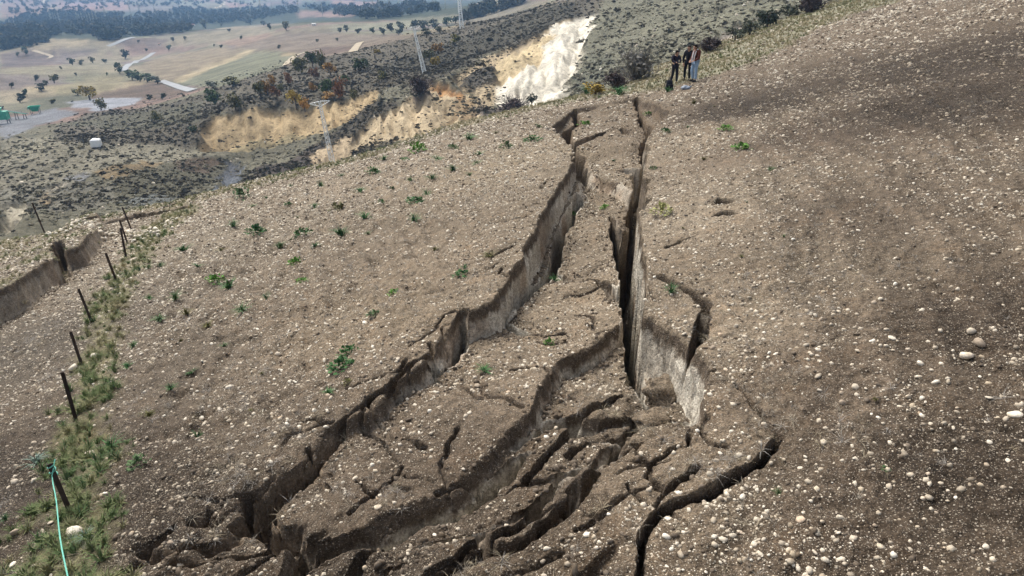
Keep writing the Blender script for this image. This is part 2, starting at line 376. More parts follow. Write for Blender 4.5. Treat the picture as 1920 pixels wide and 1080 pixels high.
def rough_z(x, y):
    z = .045 * fbm(x * 2.3, y * 2.3, 51, 3) + .036 * fbm(x * 7, y * 7, 52, 3, .6) + .014 * fbm(x * 22, y * 22, 53, 2)
    ml = sstep(-.5, 1.5, poly_sd(x, y, LEFTF))
    u = (x * FURN[0] + y * FURN[1]) / .5 + .14 * vn(x * .5, y * .5, 61)
    z = z + ml * .06 * np.sin(u * 2 * np.pi) * (.55 + .7 * vn(x * 1.1, y * 1.1, 62))
    z = z - ml * .07 * sstep(.15, .5, fbm(x * 2.2, y * 2.2, 63, 2))
    tm = np.zeros(x.shape)
    for P in TRACKS:
        q, _ = seg_dist(x + .15 * vn(x, y, 64), y + .15 * vn(x, y, 65), P)
        tm = np.maximum(tm, np.maximum(np.exp(-((q - .55) / .16) ** 2), .5 * np.exp(-((q - .0) / .12) ** 2)))
    q, _ = seg_dist(x, y, TRACKS[5]); mr_ = sstep(0., 2.5, (x - np.interp(y, *RF)) )
    hw = np.sin(q / .42 * 2 * np.pi + 1.2 * vn(x * .6, y * .6, 66)) * (.5 + .5 * vn(x * .8, y * .8, 67)); z = z + mr_ * .007 * hw
    return z - .05 * tm, np.clip(tm + .15 * mr_ * np.clip(-hw, 0, 1), 0, 1.3)
def field_z(x, y):
    x = np.atleast_1d(np.asarray(x, float)); y = np.atleast_1d(np.asarray(y, float))
    return base_z(x, y) + crack_delta(x, y)[0] + rough_z(x, y)[0]
# mesh of the near hillside: a fan of rings, finer close by
NA, NR = 860, 690
az = np.linspace(R(-62), R(62), NA)
rr = 2.2 * (98 / 2.2) ** (np.linspace(0, 1, NR) ** 1.06)
AZ, RR = np.meshgrid(az, rr)
X = (RR * np.sin(AZ)).ravel(); Y = (RR * np.cos(AZ)).ravel()
bz = base_z(X, Y); dl, trm = crack_delta(X, Y); rz, tmask = rough_z(X, Y)
far_fade = 1.0
Z = bz + dl + rz
G = lambda a: a.reshape(NR, NA)
# depth below the local rim (running maximum over neighbours)
def maxf(a, n):
    a = a.copy()
    for _ in range(n):
        b = a.copy()
        b[1:] = np.maximum(b[1:], a[:-1]); b[:-1] = np.maximum(b[:-1], a[1:]); c = b.copy()
        c[:, 1:] = np.maximum(c[:, 1:], b[:, :-1]); c[:, :-1] = np.maximum(c[:, :-1], b[:, 1:]); a = c
    return a
locd = (maxf(G(dl), 14) - G(dl)).ravel()
P = np.stack([X, Y, Z], -1).reshape(NR, NA, 3)
gu = np.gradient(P, axis=0); gv = np.gradient(P, axis=1)
nrm = np.cross(gv, gu); nrm /= np.linalg.norm(nrm, axis=-1, keepdims=True) + 1e-12
nz = np.abs(nrm[..., 2]).ravel()
wall = sstep(.80, .45, nz) * sstep(.06, .16, locd)

# quick look-up on the mesh itself, for standing things on it
_lr = math.log(98 / 2.2)
def grid_at(A, x, y):
    x = np.atleast_1d(np.asarray(x, float)); y = np.atleast_1d(np.asarray(y, float)); r = np.clip(np.hypot(x, y), 2.2, 98)
    u = np.clip((np.log(r / 2.2) / _lr) ** (1 / 1.06) * (NR - 1), 0, NR - 1.001); v = np.clip((np.arctan2(x, y) + R(62)) / R(124) * (NA - 1), 0, NA - 1.001)
    i = u.astype(int); j = v.astype(int); f = u - i; g = v - j; B = A.reshape(NR, NA)
    return (B[i, j] * (1 - g) + B[i, j + 1] * g) * (1 - f) + (B[i + 1, j] * (1 - g) + B[i + 1, j + 1] * g) * f
def field_z(x, y): return grid_at(Z, x, y)
def on_level(x, y): return (grid_at(wall, x, y) < .12) & (grid_at(dl, x, y) > -2.2)
def fz(x, y): return float(field_z(x, y)[0])
def fhit(px, py):
    for k in range(12):
        p = fhit1(px, py + 2 * k)
        if p is not None and math.hypot(p.x, p.y) < brk(p.x, p.y) + 2: return p
    return p
def fhit1(px, py):                           # first point of the near hillside seen through a photo pixel (world, camera-relative)
    dx, dy, dz = pdir(px, py)
    den = dz - PA * dx - PB * dy; tp = PC / den if den < -.03 else 60.
    t = np.linspace(max(2.6, tp * .8), min(98, tp * 1.6 + 2), 330)
    g = field_z(dx * t, dy * t) - dz * t
    i = np.argmax(g > 0)
    if not g[i] > 0: return None
    f = g[i - 1] / (g[i - 1] - g[i]) if i > 0 else 0
    tt = t[i - 1] + (t[i] - t[i - 1]) * f
    return Vector((float(dx * tt), float(dy * tt), float(dz * tt)))

Bk = brk(X, Y); Rxy = np.hypot(X, Y)

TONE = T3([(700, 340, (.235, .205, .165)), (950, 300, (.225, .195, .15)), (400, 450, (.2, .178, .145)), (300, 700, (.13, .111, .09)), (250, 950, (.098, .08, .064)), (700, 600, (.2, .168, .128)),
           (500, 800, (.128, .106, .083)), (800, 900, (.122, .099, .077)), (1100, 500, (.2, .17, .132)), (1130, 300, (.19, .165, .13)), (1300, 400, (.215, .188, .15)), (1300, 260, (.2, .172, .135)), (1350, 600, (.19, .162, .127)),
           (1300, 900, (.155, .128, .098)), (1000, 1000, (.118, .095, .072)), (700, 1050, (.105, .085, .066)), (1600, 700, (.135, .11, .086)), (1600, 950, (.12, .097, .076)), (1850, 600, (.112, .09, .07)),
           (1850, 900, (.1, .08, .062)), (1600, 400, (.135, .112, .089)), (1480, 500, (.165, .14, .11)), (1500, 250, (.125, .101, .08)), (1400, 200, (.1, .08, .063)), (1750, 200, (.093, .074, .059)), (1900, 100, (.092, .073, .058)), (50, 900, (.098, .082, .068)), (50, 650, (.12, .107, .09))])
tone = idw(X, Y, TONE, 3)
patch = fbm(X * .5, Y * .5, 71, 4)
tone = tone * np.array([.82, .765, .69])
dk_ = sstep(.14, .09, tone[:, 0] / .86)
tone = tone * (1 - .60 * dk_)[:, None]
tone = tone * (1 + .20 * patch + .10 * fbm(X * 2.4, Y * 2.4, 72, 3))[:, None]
tone = tone * (1 - .34 * np.clip(tmask, 0, 1.2))[:, None]
tone = tone * (1 - .12 * trm)[:, None]
# grass: bank behind the field, verge of the fence, brow of the hill
BANK = P3([(900, 222), (1060, 192), (1160, 176), (1250, 166), (1320, 142), (1420, 112), (1500, 72), (1600, 27), (1690, -2), (1750, -18), (1600, -40), (1450, -10), (1300, 60), (1100, 165)])
_bk = np.vstack([P3([(900, 226), (1060, 195), (1160, 178), (1250, 170), (1320, 146), (1420, 116), (1500, 74), (1600, 28), (1690, 0)]), [[60, 92], [10, 110], [-30, 80]]])
VERGE = P3([(255, 440), (205, 520), (165, 600), (140, 680), (110, 790), (75, 900), (60, 1000), (50, 1150), (200, 1150), (205, 1000), (180, 900), (190, 800), (205, 700), (225, 620), (262, 520), (310, 440), (380, 385), (330, 388)])
VERGE_L = np.array([(-12.5, 16.), (-14., 20.)])
nb = .8 * fbm(X * .7, Y * .7, 81, 3)
bank = sstep(-.3, .9, poly_sd(X, Y, _bk) + nb) 
verge = sstep(-.25, .35, poly_sd(X, Y, VERGE) + .5 * fbm(X * 1.3, Y * 1.3, 82, 3))
brow = sstep(2.6, .3, Bk - Rxy + 1.5 * nb)
blk = sstep(0, .3, poly_sd(X, Y, BLOCK)) * (1 - wall)
grass = np.clip(np.maximum.reduce([bank, verge * (.55 + .45 * sstep(-.4, .3, fbm(X * 1.8, Y * 1.8, 83, 3))), brow * .7, blk * .6 * sstep(-.3, .3, patch)]), 0, 1) * (1 - wall)
gcol = np.array([.13, .125, .068]) * (1 + .25 * fbm(X * .9, Y * .9, 84, 3))[:, None] + np.array([.05, .035, .012]) * np.clip(fbm(X * .35, Y * .35, 85, 3) + .1, 0, 1)[:, None]
gb = np.array([.215, .21, .145]) * (1 + .2 * fbm(X * .5, Y * .5, 86, 3))[:, None] + np.array([.05, .03, .0]) * np.clip(fbm(X * .12, Y * .3, 87, 3), 0, 1)[:, None]
gcol = gcol * (1 - bank[:, None]) + gb * bank[:, None]
tone = tone * (1 - .8 * grass[:, None]) + gcol * .8 * grass[:, None]

pale = idw(X, Y, T3([(1225, 200, 0.), (1250, 205, 0.), (1060, 230, 0.), (1110, 250, .1), (1085, 340, 1.), (1040, 450, 1.), (960, 570, .95), (860, 640, .9), (760, 720, .35), (690, 790, .2), (560, 880, .1), (480, 950, .05), (1205, 450, 1.), (1230, 640, 1.), (1300, 690, 1.), (1150, 600, .7), (1070, 660, .7), (1000, 780, .6), (900, 880, 1.), (760, 960, .9), (640, 1010, .2), (1320, 600, .1), (1440, 780, 0.), (1300, 930, 0.), (1050, 930, 0.), (950, 1000, 0.), (50, 550, .25), (150, 470, .2), (1190, 330, .1), (1120, 380, .2)]), 3)
i0 = (np.arange(NR - 1)[:, None] * NA + np.arange(NA - 1)[None, :])
F = np.stack([i0, i0 + 1, i0 + NA + 1, i0 + NA], -1)
# the fissure walls get a finer mesh: their quads are split and the shape evaluated anew
NS = 3
c4 = dl[F]; steep = (c4.max(-1) - c4.min(-1)) > .035
steep &= (np.abs(np.degrees(AZ[:-1, :-1])) < 48) & (RR[:-1, :-1] < 44)
for _ in range(2):
    t_ = steep.copy(); t_[1:] |= steep[:-1]; t_[:-1] |= steep[1:]; t_[:, 1:] |= steep[:, :-1]; t_[:, :-1] |= steep[:, 1:]; steep = t_
fi, fj = np.where(steep); print('refined', len(fi))
aa, bb = np.meshgrid(np.arange(NS + 1), np.arange(NS + 1), indexing='ij')
WID = (NA - 1) * NS + 1
key = ((fi[:, None, None] * NS + aa) * WID + (fj[:, None, None] * NS + bb))
uk, inv = np.unique(key, return_inverse=True); inv = inv.reshape(key.shape)
p_, q_ = uk // WID, uk % WID
edge = np.zeros(len(uk), bool)
for di in (0, 1):
    for dj in (0, 1):
        ii = np.clip(p_ // NS - di * (p_ % NS == 0), 0, NR - 2); jj = np.clip(q_ // NS - dj * (q_ % NS == 0), 0, NA - 2); edge |= ~steep[ii, jj]
ci = np.minimum(p_ // NS, NR - 2); cj = np.minimum(q_ // NS, NA - 2); fu = p_ / NS - ci; fv = q_ / NS - cj
def bil(A):
    A = A.reshape(NR, NA, -1); w_ = [((1 - fu) * (1 - fv))[:, None], ((1 - fu) * fv)[:, None], (fu * (1 - fv))[:, None], (fu * fv)[:, None]]
    o = A[ci, cj] * w_[0] + A[ci, cj + 1] * w_[1] + A[ci + 1, cj] * w_[2] + A[ci + 1, cj + 1] * w_[3]; return o[:, 0] if o.shape[1] == 1 else o
fx, fy = bil(X), bil(Y); fd = crack_delta(fx, fy)[0]; fzz = base_z(fx, fy) + fd + rough_z(fx, fy)[0]
fzz = np.where(edge, bil(Z), fzz); fd = np.where(edge, bil(dl), fd)
flocd = np.maximum(bil(maxf(G(dl), 14)) - fd, 0)
fF = np.stack([inv[:, :-1, :-1], inv[:, :-1, 1:], inv[:, 1:, 1:], inv[:, 1:, :-1]], -1).reshape(-1, 4)
def vnormals(Pt, Fc):
    fn = np.cross(Pt[Fc[:, 2]] - Pt[Fc[:, 0]], Pt[Fc[:, 3]] - Pt[Fc[:, 1]]); o = np.stack([sum(np.bincount(Fc[:, k], fn[:, c], len(Pt)) for k in range(4)) for c in range(3)], -1)
    return o / (np.linalg.norm(o, axis=1, keepdims=True) + 1e-12)
fP = np.stack([fx, fy, fzz], -1); fn = vnormals(fP, fF); fn *= np.sign(fn[:, 2:3] + 1e-9)
fwall = sstep(.82, .5, fn[:, 2]) * sstep(.04, .12, flocd)
zq = fzz * 1.0
lump = (.075 * fbm(fx * 3.6 + zq * 2.6, fy * 3.6 - zq * 3.3, 131, 3, .55) + .02 * fbm(fx * 9 + zq * 9, fy * 9 - zq * 10, 132, 2, .5) * sstep(.8, .2, flocd)) * fwall * np.clip(flocd * 3, 0, 1)
fP = fP + fn * np.where(edge, 0, lump)[:, None]
keepF = F[~steep].reshape(-1, 4)
V_ = np.vstack([np.stack([X, Y, Z], -1), fP]); V_[:, 2] += CZ
me = mesh_np('field', V_, np.vstack([keepF, fF + len(X)]))
cat = lambda A, B: np.concatenate([A, B])
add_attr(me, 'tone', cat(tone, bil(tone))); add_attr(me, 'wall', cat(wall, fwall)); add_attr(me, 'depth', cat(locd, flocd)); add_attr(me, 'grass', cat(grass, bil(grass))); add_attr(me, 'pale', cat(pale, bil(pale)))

def soil_material(name, use_attr=True, col=(.15, .125, .095)):
    k = NT(name, .95, .12)
    n1 = k.noise(9, 3, .65); n2 = k.noise(40, 2, .65); n3 = k.noise(2.2, 2, .6)
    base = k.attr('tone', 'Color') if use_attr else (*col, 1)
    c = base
    if not use_attr:
        rgb = k.n('RGB'); rgb.outputs[0].default_value = (*col, 1); c = rgb.outputs[0]
    f = k.math('MULTIPLY', k.mr(n1, .3, .7, .66, 1.34), k.mr(n2, .3, .7, .62, 1.38))
    c = k.scale_col(c, f)
    c = k.mix(k.mr(n3, .5, .75, 0, .35), c, k.mix(1.0, c, (1.12, .96, .8), 'MULTIPLY'))
    # gravel too fine to build
    fac = None; H = []; PCS = []
    for scl, thr, dens in ((34, .30, .58), (75, .32, .5)):
        v = k.voro(scl)
        sep = k.n('SeparateColor'); k.t.links.new(v.outputs['Color'], sep.inputs[0])
        on = k.math('GREATER_THAN', sep.outputs[0], dens)
        d = k.math('MULTIPLY', k.mr(v.outputs['Distance'], thr - .08, thr + .05, 1, 0), on)
        pc = k.mix(sep.outputs[1], (.20, .165, .125), (.36, .32, .26))
        pc = k.mix(k.math('GREATER_THAN', sep.outputs[2], .72), pc, (.17, .135, .105))
        fw = k.math('MULTIPLY', d, .8)
        if use_attr: fw = k.math('MULTIPLY', fw, k.math('SUBTRACT', 1.0, k.math('MULTIPLY', k.attr('grass'), .6)))
        H.append(d); PCS.append((fw, pc))
    if use_attr:
        # walls of the fissures: brown topsoil, ochre seam, pale marl below, streaked down the face
        st = k.noise(6, 4, .7, k.pos((1, 1, .7))); st2 = k.noise(24, 3, .7); blot = k.noise(.8, 1, .5)
        dep = k.math('ADD', k.attr('depth'), k.math('MULTIPLY', k.math('SUBTRACT', st, .5), .35))
        w1 = k.mix(k.mr(k.math('ADD', dep, k.math('MULTIPLY', k.math('SUBTRACT', blot, .5), .9)), .12, .5), (.085, .065, .047), (.16, .12, .082))
        pale = k.mix(k.mr(st, .3, .7), (.37, .33, .265), (.66, .61, .51)); pale = k.mix(k.mr(blot, .54, .7, 0, .65), pale, (.38, .265, .175))
        w2 = k.mix(k.math('MULTIPLY', k.mr(dep, .20, .36), k.attr('pale')), w1, pale)
        w2 = k.scale_col(w2, k.mr(st2, .25, .75, .55, 1.35))
        c = k.mix(k.mr(k.attr('wall'), .15, .6), c, w2)
    for fw, pc in PCS: c = k.mix(fw, c, pc)
    hsum = k.math('ADD', k.math('MULTIPLY', n1, 2.2), k.math('ADD', n2, k.math('MULTIPLY', H[0], .5)))
    return k.done(c, k.bump(hsum, .9, .02))
M_SOIL = soil_material('stony_soil')
field = tag(link('field', me, M_SOIL), kind='structure')
# ------------------------------------------------------------------ the country beyond: hillside, badlands, valley
# surveyed points: photo pixel and depth along the view axis in metres
VC = [
 # left column
 (20, 415, 72), (20, 390, 88), (60, 350, 104), (30, 300, 125), (100, 270, 140), (20, 240, 190), (70, 212, 235), (160, 196, 250), (240, 192, 255), (30, 180, 300), (40, 120, 430), (60, 60, 760), (50, 25, 1150), (50, -4, 1700),
 (150, 395, 80), (150, 340, 102), (182, 276, 128), (180, 240, 165), (150, 165, 330), (160, 110, 470), (180, 60, 760), (170, 20, 1250), (170, -4, 1750),
 # bowl
 (240, 372, 88), (250, 340, 98), (240, 312, 112), (300, 345, 100), (330, 368, 94), (300, 305, 120), (380, 352, 108), (375, 300, 128), (410, 330, 118), (440, 300, 126), (450, 325, 112),
 (300, 270, 134), (300, 230, 158), (300, 200, 190), (330, 182, 215), (330, 165, 300), (300, 145, 360), (270, 112, 480), (290, 80, 640), (300, 50, 900), (300, 20, 1300), (300, -4, 1800),
 # tan cliff
 (400, 280, 132), (385, 235, 139), (470, 284, 134), (480, 201, 142), (560, 262, 130), (560, 206, 138), (640, 238, 126), (650, 190, 136), (700, 180, 138), (420, 190, 172), (390, 172, 195), (480, 142, 200), (530, 127, 205), (600, 110, 212), (600, 150, 170),
 (450, 120, 330), (470, 95, 430), (480, 60, 680), (480, 40, 950), (500, 15, 1350), (500, -4, 1900),
 (560, 98, 330), (600, 82, 370), (640, 66, 430), (660, 50, 560), (660, 25, 900), (660, -4, 1700),
 # middle hill and cone
 (560, 315, 108), (540, 290, 118), (625, 312, 112), (600, 280, 118), (700, 290, 98), (690, 240, 116), (760, 250, 104), (760, 190, 124), (820, 150, 134), (870, 215, 106), (880, 165, 132), (840, 190, 122),
 (700, 135, 165), (700, 88, 222), (796, 135, 160), (780, 95, 205), (850, 52, 240), (760, 72, 232), (800, 68, 350), (780, 58, 430), (760, 40, 620), (800, 15, 1100), (830, -4, 1700),
 # white cliff and the hill above
 (930, 215, 104), (930, 130, 136), (1000, 205, 100), (1000, 80, 150), (1050, 192, 98), (1075, 110, 128), (1110, 35, 152), (1040, 46, 165), (940, 80, 175), (950, 36, 250), (1000, 16, 268), (1060, 1, 285),
 (900, 30, 480), (940, 8, 600), (1000, -4, 900), (1060, -14, 1500),
 # scrub slope to the right
 (1100, 172, 86), (1150, 160, 72), (1130, 110, 118), (1200, 130, 84), (1200, 60, 128), (1150, 20, 165), (1300, 80, 92), (1300, 20, 130), (1380, 50, 96), (1400, 0, 125), (1500, 10, 100), (1500, -40, 130), (1600, -30, 110),
 (1150, -40, 230), (1250, -60, 200), (1400, -80, 190), (1700, -90, 160), (1900, -140, 190), (1600, -140, 260), (1300, -100, 420), (1150, -50, 500), (1920, -60, 120),
]
vx, vy, vz = [], [], []
for a, b, t in VC:
    dx, dy, dz = pdir(a, b); vx.append(dx * t); vy.append(dy * t); vz.append(dz * t)
for a, r_, z_ in ((-62, 40, -24), (-62, 90, -33), (-62, 200, -48), (-62, 500, -72), (-62, 1200, -84), (-62, 3800, 40), (-45, 3800, 60), (-25, 3800, 40), (-10, 3800, 80), (5, 3800, 120), (20, 3800, 150), (40, 3800, 160), (62, 3800, 160),
                  (-45, 2400, -60), (-25, 2400, -70), (-10, 2400, -60), (5, 2000, -30), (25, 1500, 30), (45, 1200, 50), (62, 1000, 60), (62, 300, 30), (62, 120, 0), (62, 60, -16), (50, 55, -14), (40, 60, -12), (30, 60, -12), (20, 50, -14), (10, 45, -17), (0, 45, -19), (-10, 45, -21), (-20, 45, -22), (-30, 45, -23), (-40, 45, -24),
                  (-40, 34, -24), (-20, 34, -24), (0, 34, -22), (20, 34, -19), (40, 34, -18), (62, 34, -18)):
    vx.append(r_ * math.sin(R(a))); vy.append(r_ * math.cos(R(a))); vz.append(z_)
vx, vy, vz = map(lambda q: np.array(q, float), (vx, vy, vz))
def uv_(x, y): return np.arctan2(x, y) * 1.6, np.log(np.hypot(x, y))
cu, cv = uv_(vx, vy); cq = vz / np.hypot(vx, vy)
def _phi(d2): return np.sqrt(d2 + .02 ** 2)
_A = _phi((cu[:, None] - cu[None]) ** 2 + (cv[:, None] - cv[None]) ** 2) - np.eye(len(cu)) * .002
_n = len(cu); _M = np.zeros((_n + 3, _n + 3)); _M[:_n, :_n] = _A; _M[:_n, _n] = 1; _M[:_n, _n + 1] = cu; _M[:_n, _n + 2] = cv; _M[_n:, :_n] = _M[:_n, _n:].T
_W = np.linalg.solve(_M, np.concatenate([cq, [0, 0, 0]]))
def val_smooth(x, y):
    u, v = uv_(x, y); s = _W[_n] + _W[_n + 1] * u + _W[_n + 2] * v
    for i in range(_n): s = s + _W[i] * _phi((u - cu[i]) ** 2 + (v - cv[i]) ** 2)
    return s * np.hypot(x, y)
def val_z(x, y):
    r = np.hypot(x, y)
    z = val_smooth(x, y)
    near = sstep(330, 120, r)
    z = z + near * (1.0 * fbm(x * .05, y * .05, 101, 4) + .5 * fbm(x * .22, y * .22, 102, 3))
    z = z + (1 - near) * 11 * fbm(x * .006, y * .006, 103, 4) * sstep(150, 500, r)
    return z
def vhits(pts):
    pts = np.asarray(pts, float); dx, dy, dz = pdir(pts[:, 0], pts[:, 1])
    t = np.exp(np.linspace(math.log(58), math.log(2600), 420))[None, :]
    x = dx[:, None] * t; y = dy[:, None] * t
    g = val_z(x.ravel(), y.ravel()).reshape(x.shape) - dz[:, None] * t
    hit = g > 0; i = np.argmax(hit, 1); i = np.where(hit.any(1), np.maximum(i, 1), t.shape[1] - 1)
    k = np.arange(len(pts)); g0 = g[k, i - 1]; g1 = g[k, i]; f = np.clip(np.where(g1 != g0, -g0 / (g1 - g0 + 1e-12), 0), 0, 1)
    tt = t[0, i - 1] + (t[0, i] - t[0, i - 1]) * f
    return np.stack([dx * tt, dy * tt, dz * tt], -1)
def vhit(px, py): return Vector(vhits([(px, py)])[0])

NA2, NR2 = 750, 430
az2 = np.linspace(R(-62), R(62), NA2)
_k = np.interp(np.linspace(0, 1, NR2), [0, .07, .55, .71, .92, 1], [math.log(36), math.log(84), math.log(180), math.log(330), math.log(1900), math.log(3900)])
AZ2, RR2 = np.meshgrid(az2, np.exp(_k))
X2 = (RR2 * np.sin(AZ2)).ravel(); Y2 = (RR2 * np.cos(AZ2)).ravel(); Z2 = val_z(X2, Y2)
R2 = RR2.ravel()
# land cover, laid out as plots on the ground; colour, scrub cover, bare-earth
DEF = (.135, .126, .09)
ZONES = [
 # poly, colour, scrub, bare
 ([(0, 35), (130, 18), (260, 22), (500, 12), (640, 0), (900, 0), (880, 25), (700, 40), (480, 45), (330, 62), (200, 75), (0, 72)], (.05, .06, .04), .3, 0),
 ([(0, 0), (90, 0), (100, 25), (20, 35), (0, 35)], (.19, .13, .10), 0, 0),
 ([(100, 5), (230, 2), (240, 18), (120, 22)], (.24, .15, .12), 0, 0), ([(420, 2), (470, 8), (430, 16)], (.26, .17, .14), 0, 0), ([(560, 20), (680, 22), (660, 32), (560, 32)], (.22, .15, .12), 0, 0),
 ([(150, 55), (220, 52), (230, 60), (180, 66)], (.25, .15, .11), 0, 0), ([(620, 0), (720, 4), (700, 12), (620, 10)], (.24, .16, .13), 0, 0),
 ([(0, 100), (60, 92), (105, 105), (100, 120), (40, 128), (0, 128)], (.125, .10, .088), 0, 0),
 ([(0, 128), (110, 122), (220, 112), (230, 122), (180, 140), (60, 142), (0, 138)], (.20, .18, .125), 0, 0),
 ([(70, 92), (180, 80), (240, 85), (230, 100), (110, 105)], (.21, .185, .13), 0, 0), ([(80, 95), (160, 90), (190, 96), (110, 103)], (.12, .10, .09), 0, 0),
 ([(100, 165), (180, 145), (225, 140), (245, 155), (185, 175), (110, 180)], (.20, .175, .11), 0, 0),
 ([(165, 185), (200, 172), (290, 152), (350, 172), (300, 185), (200, 192)], (.12, .09, .068), 0, 0),
 ([(255, 128), (300, 106), (410, 90), (460, 92), (350, 152), (310, 152)], (.20, .165, .115), 0, 0),
 ([(320, 152), (400, 120), (470, 92), (480, 95), (420, 122), (345, 156)], (.30, .25, .16), 0, 0),
 ([(340, 155), (400, 128), (480, 98), (545, 105), (530, 128), (400, 165)], (.15, .152, .105), .1, 0),
 ([(320, 70), (480, 48), (520, 60), (470, 80), (300, 90)], (.2, .175, .125), 0, 0), ([(400, 80), (500, 62), (540, 75), (470, 90)], (.22, .16, .12), 0, 0),
 ([(440, 88), (540, 60), (700, 65), (830, 66), (830, 75), (700, 88), (600, 110), (555, 118), (560, 100)], (.165, .135, .105), 0, 0),
 ([(560, 100), (600, 90), (680, 85), (670, 92), (600, 105)], (.12, .09, .075), 0, 0),
 ([(850, 30), (1000, 0), (1060, 0), (1000, 14), (870, 48)], (.17, .15, .11), .2, 0),
 # scrub hill
 ([(90, 262), (120, 235), (160, 213), (300, 199), (390, 171), (530, 126), (700, 86), (860, 50), (1060, 0), (1125, 0), (1115, 35), (1040, 42), (980, 75), (900, 105), (830, 145), (700, 172), (640, 188), (560, 203), (480, 197), (400, 212), (375, 240), (365, 282), (200, 272)], (.115, .102, .078), .75, 0),
 ([(120, 235), (200, 215), (300, 205), (380, 190), (370, 230), (250, 245)], (.10, .095, .067), .5, 0),
 ([(700, 130), (780, 100), (900, 60), (1000, 20), (1060, 5), (1110, 30), (1000, 62), (900, 100), (830, 140)], (.072, .066, .05), 1, 0),
 # flats below the tan cliff
 ([(0, 300), (100, 265), (360, 282), (440, 290), (300, 300), (200, 320), (100, 340), (0, 350)], (.19, .175, .13), .15, 0),
 ([(0, 262), (100, 258), (130, 285), (0, 300)], (.20, .185, .135), .1, 0),
 ([(0, 225), (60, 215), (110, 200), (140, 215), (60, 240), (0, 262)], (.16, .165, .175), 0, .3),
 ([(130, 190), (190, 184), (262, 184), (250, 196), (180, 208), (140, 202)], (.24, .25, .27), 0, .4),
 ([(0, 350), (130, 335), (220, 350), (250, 380), (120, 400), (0, 400)], (.165, .155, .122), .3, 0),
 ([(0, 392), (45, 378), (62, 392), (40, 420), (0, 430)], (.42, .38, .29), 0, 1), ([(75, 362), (95, 360), (105, 378), (85, 380)], (.32, .25, .16), 0, 1), ([(85, 345), (130, 338), (125, 352), (90, 355)], (.35, .31, .24), 0, 1),
 ([(140, 325), (170, 318), (180, 330), (145, 338)], (.2, .2, .2), 0, .3),
 # bowl
 ([(190, 322), (265, 300), (310, 300), (240, 335), (205, 340)], (.19, .145, .085), .1, 0),
 ([(215, 345), (300, 312), (370, 293), (425, 300), (415, 325), (360, 372), (280, 382), (225, 372)], (.115, .108, .076), .5, 0),
 ([(330, 300), (370, 291), (425, 300), (400, 325), (350, 320)], (.10, .075, .055), .3, .2),
 ([(225, 375), (300, 365), (360, 375), (300, 388), (230, 388)], (.12, .125, .115), .2, 0),
 ([(365, 388), (400, 345), (452, 300), (462, 315), (430, 350), (385, 385)], (.11, .12, .135), 0, .6), ([(420, 295), (455, 305), (440, 330), (430, 315)], (.10, .105, .115), 0, .4),
 # cliffs
 ([(372, 242), (392, 220), (420, 210), (480, 199), (525, 205), (560, 208), (600, 198), (650, 188), (706, 168), (704, 190), (640, 236), (600, 248), (560, 262), (470, 284), (400, 282), (372, 278)], (.38, .29, .17), .06, 1),
 ([(430, 262), (520, 258), (600, 240), (560, 262), (470, 284), (400, 282)], (.30, .25, .15), .3, .6),
 ([(440, 345), (480, 318), (550, 300), (600, 268), (640, 255), (660, 262), (600, 300), (500, 352)], (.075, .062, .055), .9, 0),
 ([(600, 268), (640, 240), (700, 190), (750, 188), (700, 224), (662, 256), (620, 282)], (.08, .07, .055), .95, 0),
 ([(575, 298), (620, 268), (680, 245), (706, 262), (690, 290), (625, 316), (585, 318)], (.36, .285, .19), .12, 1),
 ([(640, 290), (690, 262), (760, 250), (740, 275), (660, 310)], (.13, .115, .08), 1, .2),
 ([(800, 158), (818, 146), (848, 166), (872, 188), (900, 214), (860, 240), (780, 262), (690, 270), (662, 256), (700, 222), (745, 195)], (.41, .33, .215), .08, 1),
 ([(812, 150), (826, 148), (860, 175), (850, 186), (828, 175)], (.33, .19, .085), 0, 1), ([(772, 178), (790, 145), (812, 148), (806, 172), (780, 185)], (.10, .08, .07), .9, 0),
 ([(840, 190), (872, 185), (895, 205), (880, 220), (840, 215)], (.30, .22, .13), .4, .5),
 ([(848, 150), (900, 108), (985, 72), (1040, 44), (1085, 34), (1000, 95), (940, 140), (920, 215), (900, 218), (880, 190)], (.36, .29, .19), .3, .9),
 ([(860, 155), (900, 125), (935, 120), (925, 150), (895, 165)], (.10, .09, .075), 1, 0), ([(890, 190), (935, 205), (960, 215), (905, 230)], (.12, .10, .085), .9, 0),
 ([(1114, 28), (1104, 66), (1082, 108), (1068, 150), (1056, 200), (1000, 212), (945, 200), (928, 170), (940, 128), (985, 82), (1035, 46), (1085, 34)], (.58, .54, .45), .0, 1),
 ([(925, 110), (1000, 70), (1030, 56), (1025, 90), (960, 140), (935, 150)], (.47, .38, .235), .03, 1),
 # right-hand slope
 ([(1060, 200), (1072, 150), (1086, 108), (1108, 66), (1118, 28), (1128, 0), (1128, -60), (2400, -200), (2400, 300), (1100, 300)], (.155, .15, .108), .12, 0),
 ([(1330, 82), (1375, 52), (1425, 24), (1445, 22), (1400, 56), (1360, 84)], (.42, .37, .31), 0, 1),
 ([(1060, 200), (1072, 150), (1100, 100), (1150, 110), (1140, 160), (1110, 190)], (.11, .11, .08), .25, 0),
]
colr = np.tile(np.array(DEF), (len(X2), 1))
